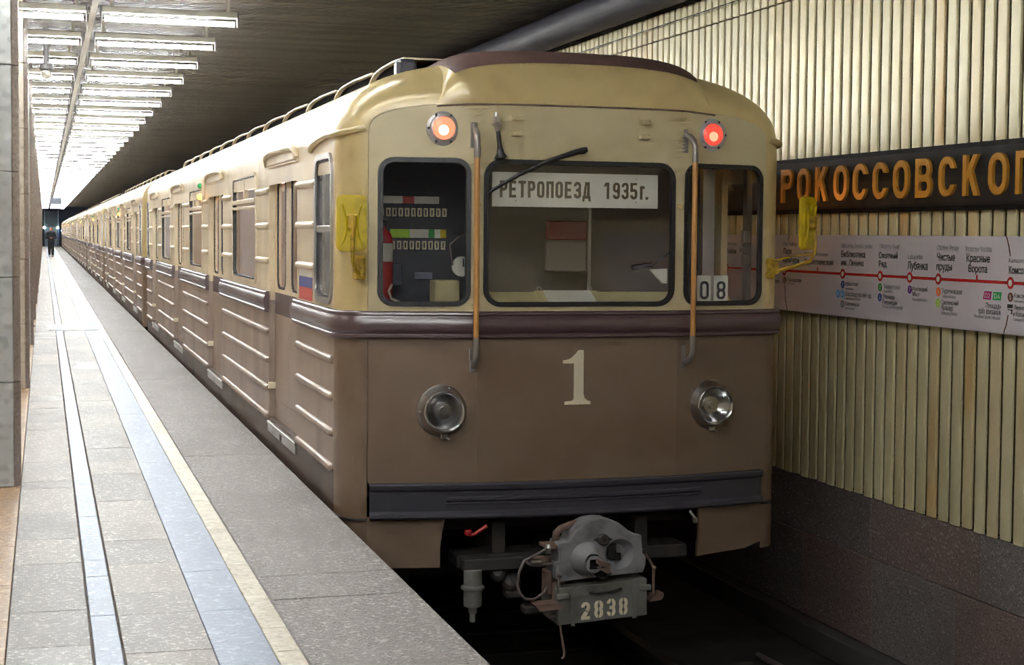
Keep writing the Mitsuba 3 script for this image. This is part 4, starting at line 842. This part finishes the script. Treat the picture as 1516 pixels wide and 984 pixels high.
TXT = [('Park Kultury',10.776,10.556,1.537,0.030,1),('Парк',10.774,10.637,1.480,0.040,0),('культуры',10.780,10.518,1.418,0.038,0),('Кропоткинская',10.430,9.997,1.412,0.037,0),('Kropotkinskaya',10.432,10.077,1.472,0.026,1),('Библиотека',9.879,9.543,1.470,0.042,0),('Biblioteka Imeni Lenina',9.879,9.449,1.531,0.030,1),('им. Ленина',9.877,9.563,1.414,0.041,0),('Арбатская',9.814,9.638,1.280,0.027,0),('Arbatskaya',9.810,9.695,1.254,0.014,1),('Александровский сад',9.812,9.454,1.209,0.033,0),('Aleksandrovskiy Sad',9.807,9.599,1.186,0.016,1),('Боровицкая',9.809,9.613,1.148,0.026,0),('Borovitskaya',9.808,9.677,1.123,0.014,1),('Парк культуры',10.706,10.475,1.280,0.030,0),('Park Kultury',10.706,10.593,1.260,0.012,1),('Охотный',9.362,9.119,1.471,0.038,0),('Ряд',9.360,9.258,1.415,0.040,0),('Okhotniy Ryad',9.361,9.101,1.535,0.028,1),('Театральная',9.293,9.084,1.278,0.028,0),('Teatralnaya',9.292,9.177,1.254,0.015,1),('Площадь',9.298,9.146,1.214,0.028,0),('Революции',9.301,9.115,1.177,0.030,0),('Ploshchad Revolyutsii',9.300,9.048,1.154,0.019,1),('Фрунзенская',11.237,10.845,1.264,0.033,0),('Frunzenskaya',11.235,10.903,1.215,0.018,1),('Lubyanka',8.990,8.816,1.472,0.029,1),('Лубянка',8.995,8.752,1.409,0.048,0),('Кузнецкий',8.926,8.747,1.276,0.028,0),('Мост',8.925,8.839,1.244,0.027,0),('Kuznetskiy Most',8.924,8.753,1.215,0.018,1),('Chistye Prudy',8.649,8.405,1.530,0.030,1),('Чистые',8.647,8.444,1.469,0.044,0),('пруды',8.651,8.476,1.411,0.046,0),('Тургеневская',8.582,8.361,1.274,0.030,0),('Turgenevskaya',8.581,8.429,1.248,0.018,1),('Сретенский',8.587,8.397,1.206,0.030,0),('бульвар',8.585,8.454,1.174,0.031,0),('Sretenskiy Bulvar',8.587,8.408,1.146,0.021,1),('Krasnye Vorota',8.329,8.057,1.528,0.030,1),('Красные',8.318,8.073,1.467,0.045,0),('Ворота',8.296,8.099,1.408,0.043,0),('Komsomolskaya',7.883,7.610,1.470,0.025,1),('Комсомольская',7.881,7.522,1.409,0.041,0),('Площадь',8.103,7.950,1.208,0.030,0),('трёх вокзалов',8.183,7.953,1.173,0.033,0),('Ploshchad Tryokh Vokzalov',8.223,7.954,1.146,0.019,1),('Комсомольская',7.822,7.602,1.276,0.027,0),('Komsomolskaya',7.821,7.693,1.252,0.014,1),('Ленинградский',7.822,7.593,1.211,0.026,0),('и Казанский',7.826,7.644,1.174,0.027,0),('Leningradskiy',7.825,7.689,1.149,0.017,1),('Воробьёвы',11.95,11.62,1.470,.042,0),('горы',11.93,11.79,1.412,.042,0),('Vorobyovy Gory',11.95,11.62,1.531,.030,1)]
for i, (s, a, b, z, h, g) in enumerate(TXT):
    add('route_map__'+('station_name' if i == 0 else f'station_name_{i:03d}'), on_wall(text_fit(s, -a, -b, z, h, bold=(not g and h > .036)), xm), ink_soft if g else ink)
for i, y in enumerate((11.80, 10.755, 9.851, 9.337, 8.963, 8.626, 7.861)):
    s = '' if i == 0 else f'_{i:03d}'
    add('route_map__station_ring'+s, lathe([(.034, 0), (.034, .0024), (0, .0024)], (xm, y, 1.357), (-1, 0, 0), 28), red_ink)
    add(f'route_map__station_ring{s}__white_centre', lathe([(.018, .0024), (.018, .0034), (0, .0034)], (xm, y, 1.357), (-1, 0, 0), 24), white_m)
for i, y in enumerate((10.224, 8.204)): add('route_map__station_tick'+('' if i == 0 else f'_{i:03d}'), box(xm-.0013, xm, y-.008, y+.008, 1.36, 1.393), red_ink)
for i, (s, y, z, c) in enumerate([('3',9.848,1.285,'b'),('4',9.913,1.219,'c'),('4A',9.849,1.220,'c'),('9',9.848,1.154,'g'),('5',10.749,1.288,'n'),('2',9.336,1.284,'v'),('3',9.338,1.219,'b'),('7',8.961,1.282,'p'),('6',8.623,1.281,'o'),('10',8.624,1.214,'l'),('5',7.859,1.278,'n')]):
    k = 'route_map__line_badge'+('' if i == 0 else f'_{i:03d}')
    add(k, lathe([(.026, 0), (.026, .0015), (0, .0015)], (xm, y, z), (-1, 0, 0), 22), 'mat_badge_'+c)
    w = .011 if len(s) == 1 else .018
    add(k+'__digit', on_wall(text_fit(s, -y-w/1.3, -y+w/1.3, z-.013, .026, .0008), xm-.0015), white_m)
for i, (s, a, b, z0, z1, c) in enumerate((('D2', 8.134, 8.046, 1.256, 1.303, 'm'), ('D4', 8.038, 7.945, 1.255, 1.302, 'e'))):
    k = 'route_map__diameter_badge'+('' if i == 0 else f'_{i:03d}')
    pl = Polygon([(-a, z0), (-a+.010, z1), (-b, z1), (-b-.010, z0)]); add(k, on_wall(ext(pl, .0013), xm), 'mat_badge_'+c)
    add(k+'__lettering', on_wall(text_fit(s, -a+.018, -b-.018, z0+.009, .028, .0008), xm-.0013), white_m)
add('route_map__railway_badge', cat([box(xm-.0014, xm, 7.835, 7.888, 1.217, 1.238), box(xm-.0014, xm, 7.835, 7.885, 1.204, 1.210), box(xm-.0014, xm, 7.838, 7.85, 1.184, 1.206)]), ink)
for i, pts in enumerate(([(7.911, 1.614), (7.885, 1.56), (7.870, 1.505)], [(7.879, 1.177), (7.895, 1.12), (7.919, 1.074)], [(10.683, 1.614), (10.704, 1.575)], [(10.746, 1.254), (10.735, 1.16), (10.695, 1.074)])):
    add('route_map__ring_line'+('' if i == 0 else f'_{i:03d}'), on_wall(ext(LineString([(-a, z) for a, z in pts]).buffer(.005, cap_style=2), .001), xm), 'mat_badge_n')
tag('route_map', 'long white metro route map strip with a red line below the station name board', 'route map')

# ------------------------------------------------------------------ the far end
add('end_screen__panel', box(.02, 1.42, Y1-.1, Y1, .0, 3.0), far_grey)
add('end_screen__dark_top', box(.02, 1.42, Y1-.16, Y1-.1, 1.9, 3.4), far_dark)
for i, x in enumerate((.0, 1.30)): add('end_screen__post'+('' if i == 0 else '_001'), box(x, x+.1, Y1-.2, Y1-.1, 0, 3.6), far_grey)
tag('end_screen', 'grey screen with posts closing the far end of the platform', 'screen')
for i, (x, z, c, w) in enumerate(((.02, 1.85, (4, 7, 6), 'pale green'), (1.30, 1.85, (4, 6, 4), 'white'), (1.72, 1.55, (.6, 2.5, 9), 'blue'))):
    key = num('signal_light'); scene[key+'__lens'] = {**mikit.ply(trimesh.creation.icosphere(subdivisions=1, radius=.13).apply_translation((x, Y1-.45, z)), white_m), 'emitter': EM(c)}
    add(key+'__post', box(x-.03, x+.03, Y1-.32, Y1-.22, 0 if i < 2 else -1.2, z), far_dark); tag(key, f'small {w} signal light at the far end of the platform', 'signal light')
# person walking on the platform far away
import manifold3d as m3
def blob(segs, edge=.03, it=8):
    out = None
    for (p, r), (q_, s) in segs:
        h = m3.Manifold.hull(m3.Manifold.sphere(r, 14).translate(p)+m3.Manifold.sphere(s, 14).translate(q_)); out = h if out is None else out+h
    out = out.refine_to_length(edge).to_mesh(); t = trimesh.Trimesh(out.vert_properties[:, :3], out.tri_verts)
    return trimesh.smoothing.filter_taubin(t, iterations=it)
px_, py_ = .40, 103.0
def W(x, y, z): return (px_+x, py_+y, z)
sk = [((W(0, 0, 1.40), .14), (W(0, 0, 1.02), .135)), ((W(-.13, 0, 1.42), .075), (W(.13, 0, 1.42), .075)), ((W(0, 0, 1.45), .07), (W(0, -.01, 1.56), .055)), ((W(0, -.015, 1.60), .085), (W(0, -.02, 1.68), .088)),
      ((W(-.08, 0, .98), .105), (W(-.09, -.02, .52), .070)), ((W(-.09, -.02, .52), .068), (W(-.09, .03, .09), .045)), ((W(.08, 0, .98), .105), (W(.09, -.06, .52), .070)), ((W(.09, -.06, .52), .068), (W(.09, -.06, .09), .045)),
      ((W(-.09, .03, .06), .045), (W(-.10, -.13, .035), .035)), ((W(.09, -.06, .06), .045), (W(.10, -.22, .035), .035)),
      ((W(-.20, 0, 1.42), .062), (W(-.27, 0, 1.14), .05)), ((W(-.27, 0, 1.14), .048), (W(-.06, -.20, 1.13), .035)), ((W(.20, 0, 1.42), .062), (W(.27, 0, 1.14), .05)), ((W(.27, 0, 1.14), .048), (W(.06, -.20, 1.13), .035)),
      ((W(-.05, -.21, 1.13), .036), (W(.03, -.22, 1.15), .034))]
add('person__body', blob(sk), skin, True)
jk = [((W(0, 0, 1.40), .165), (W(0, 0, .93), .17)), ((W(-.14, 0, 1.43), .092), (W(.14, 0, 1.43), .092)), ((W(-.21, 0, 1.42), .085), (W(-.28, 0, 1.14), .072)), ((W(-.28, 0, 1.14), .07), (W(-.10, -.17, 1.13), .052)), ((W(.21, 0, 1.42), .085), (W(.28, 0, 1.14), .072)), ((W(.28, 0, 1.14), .07), (W(.10, -.17, 1.13), .052))]
add('person__jacket', blob(jk), cloth_dk, True)
tr = [((W(-.08, 0, .98), .125), (W(-.09, -.02, .52), .09)), ((W(-.09, -.02, .52), .09), (W(-.09, .03, .12), .075)), ((W(.08, 0, .98), .125), (W(.09, -.06, .52), .09)), ((W(.09, -.06, .52), .09), (W(.09, -.06, .12), .075))]
add('person__trousers', blob(tr), cloth_tr, True)
add('person__shoe', blob([((W(-.09, .03, .06), .06), (W(-.10, -.14, .05), .048))]), shoe_m, True); add('person__shoe_001', blob([((W(.09, -.06, .06), .06), (W(.10, -.23, .05), .048))]), shoe_m, True)
add('person__hair', blob([((W(0, .02, 1.68), .094), (W(0, .03, 1.72), .088))]), hair_m, True)
add('person__eye', box(px_-.045, px_-.02, py_-.112, py_-.10, 1.66, 1.675), hair_m); add('person__eye_001', box(px_+.02, px_+.045, py_-.112, py_-.10, 1.66, 1.675), hair_m); add('person__mouth', box(px_-.03, px_+.03, py_-.108, py_-.098, 1.59, 1.60), hair_m)
tag('person', 'person in dark jacket and trousers walking far down the platform, hands held together', 'person')
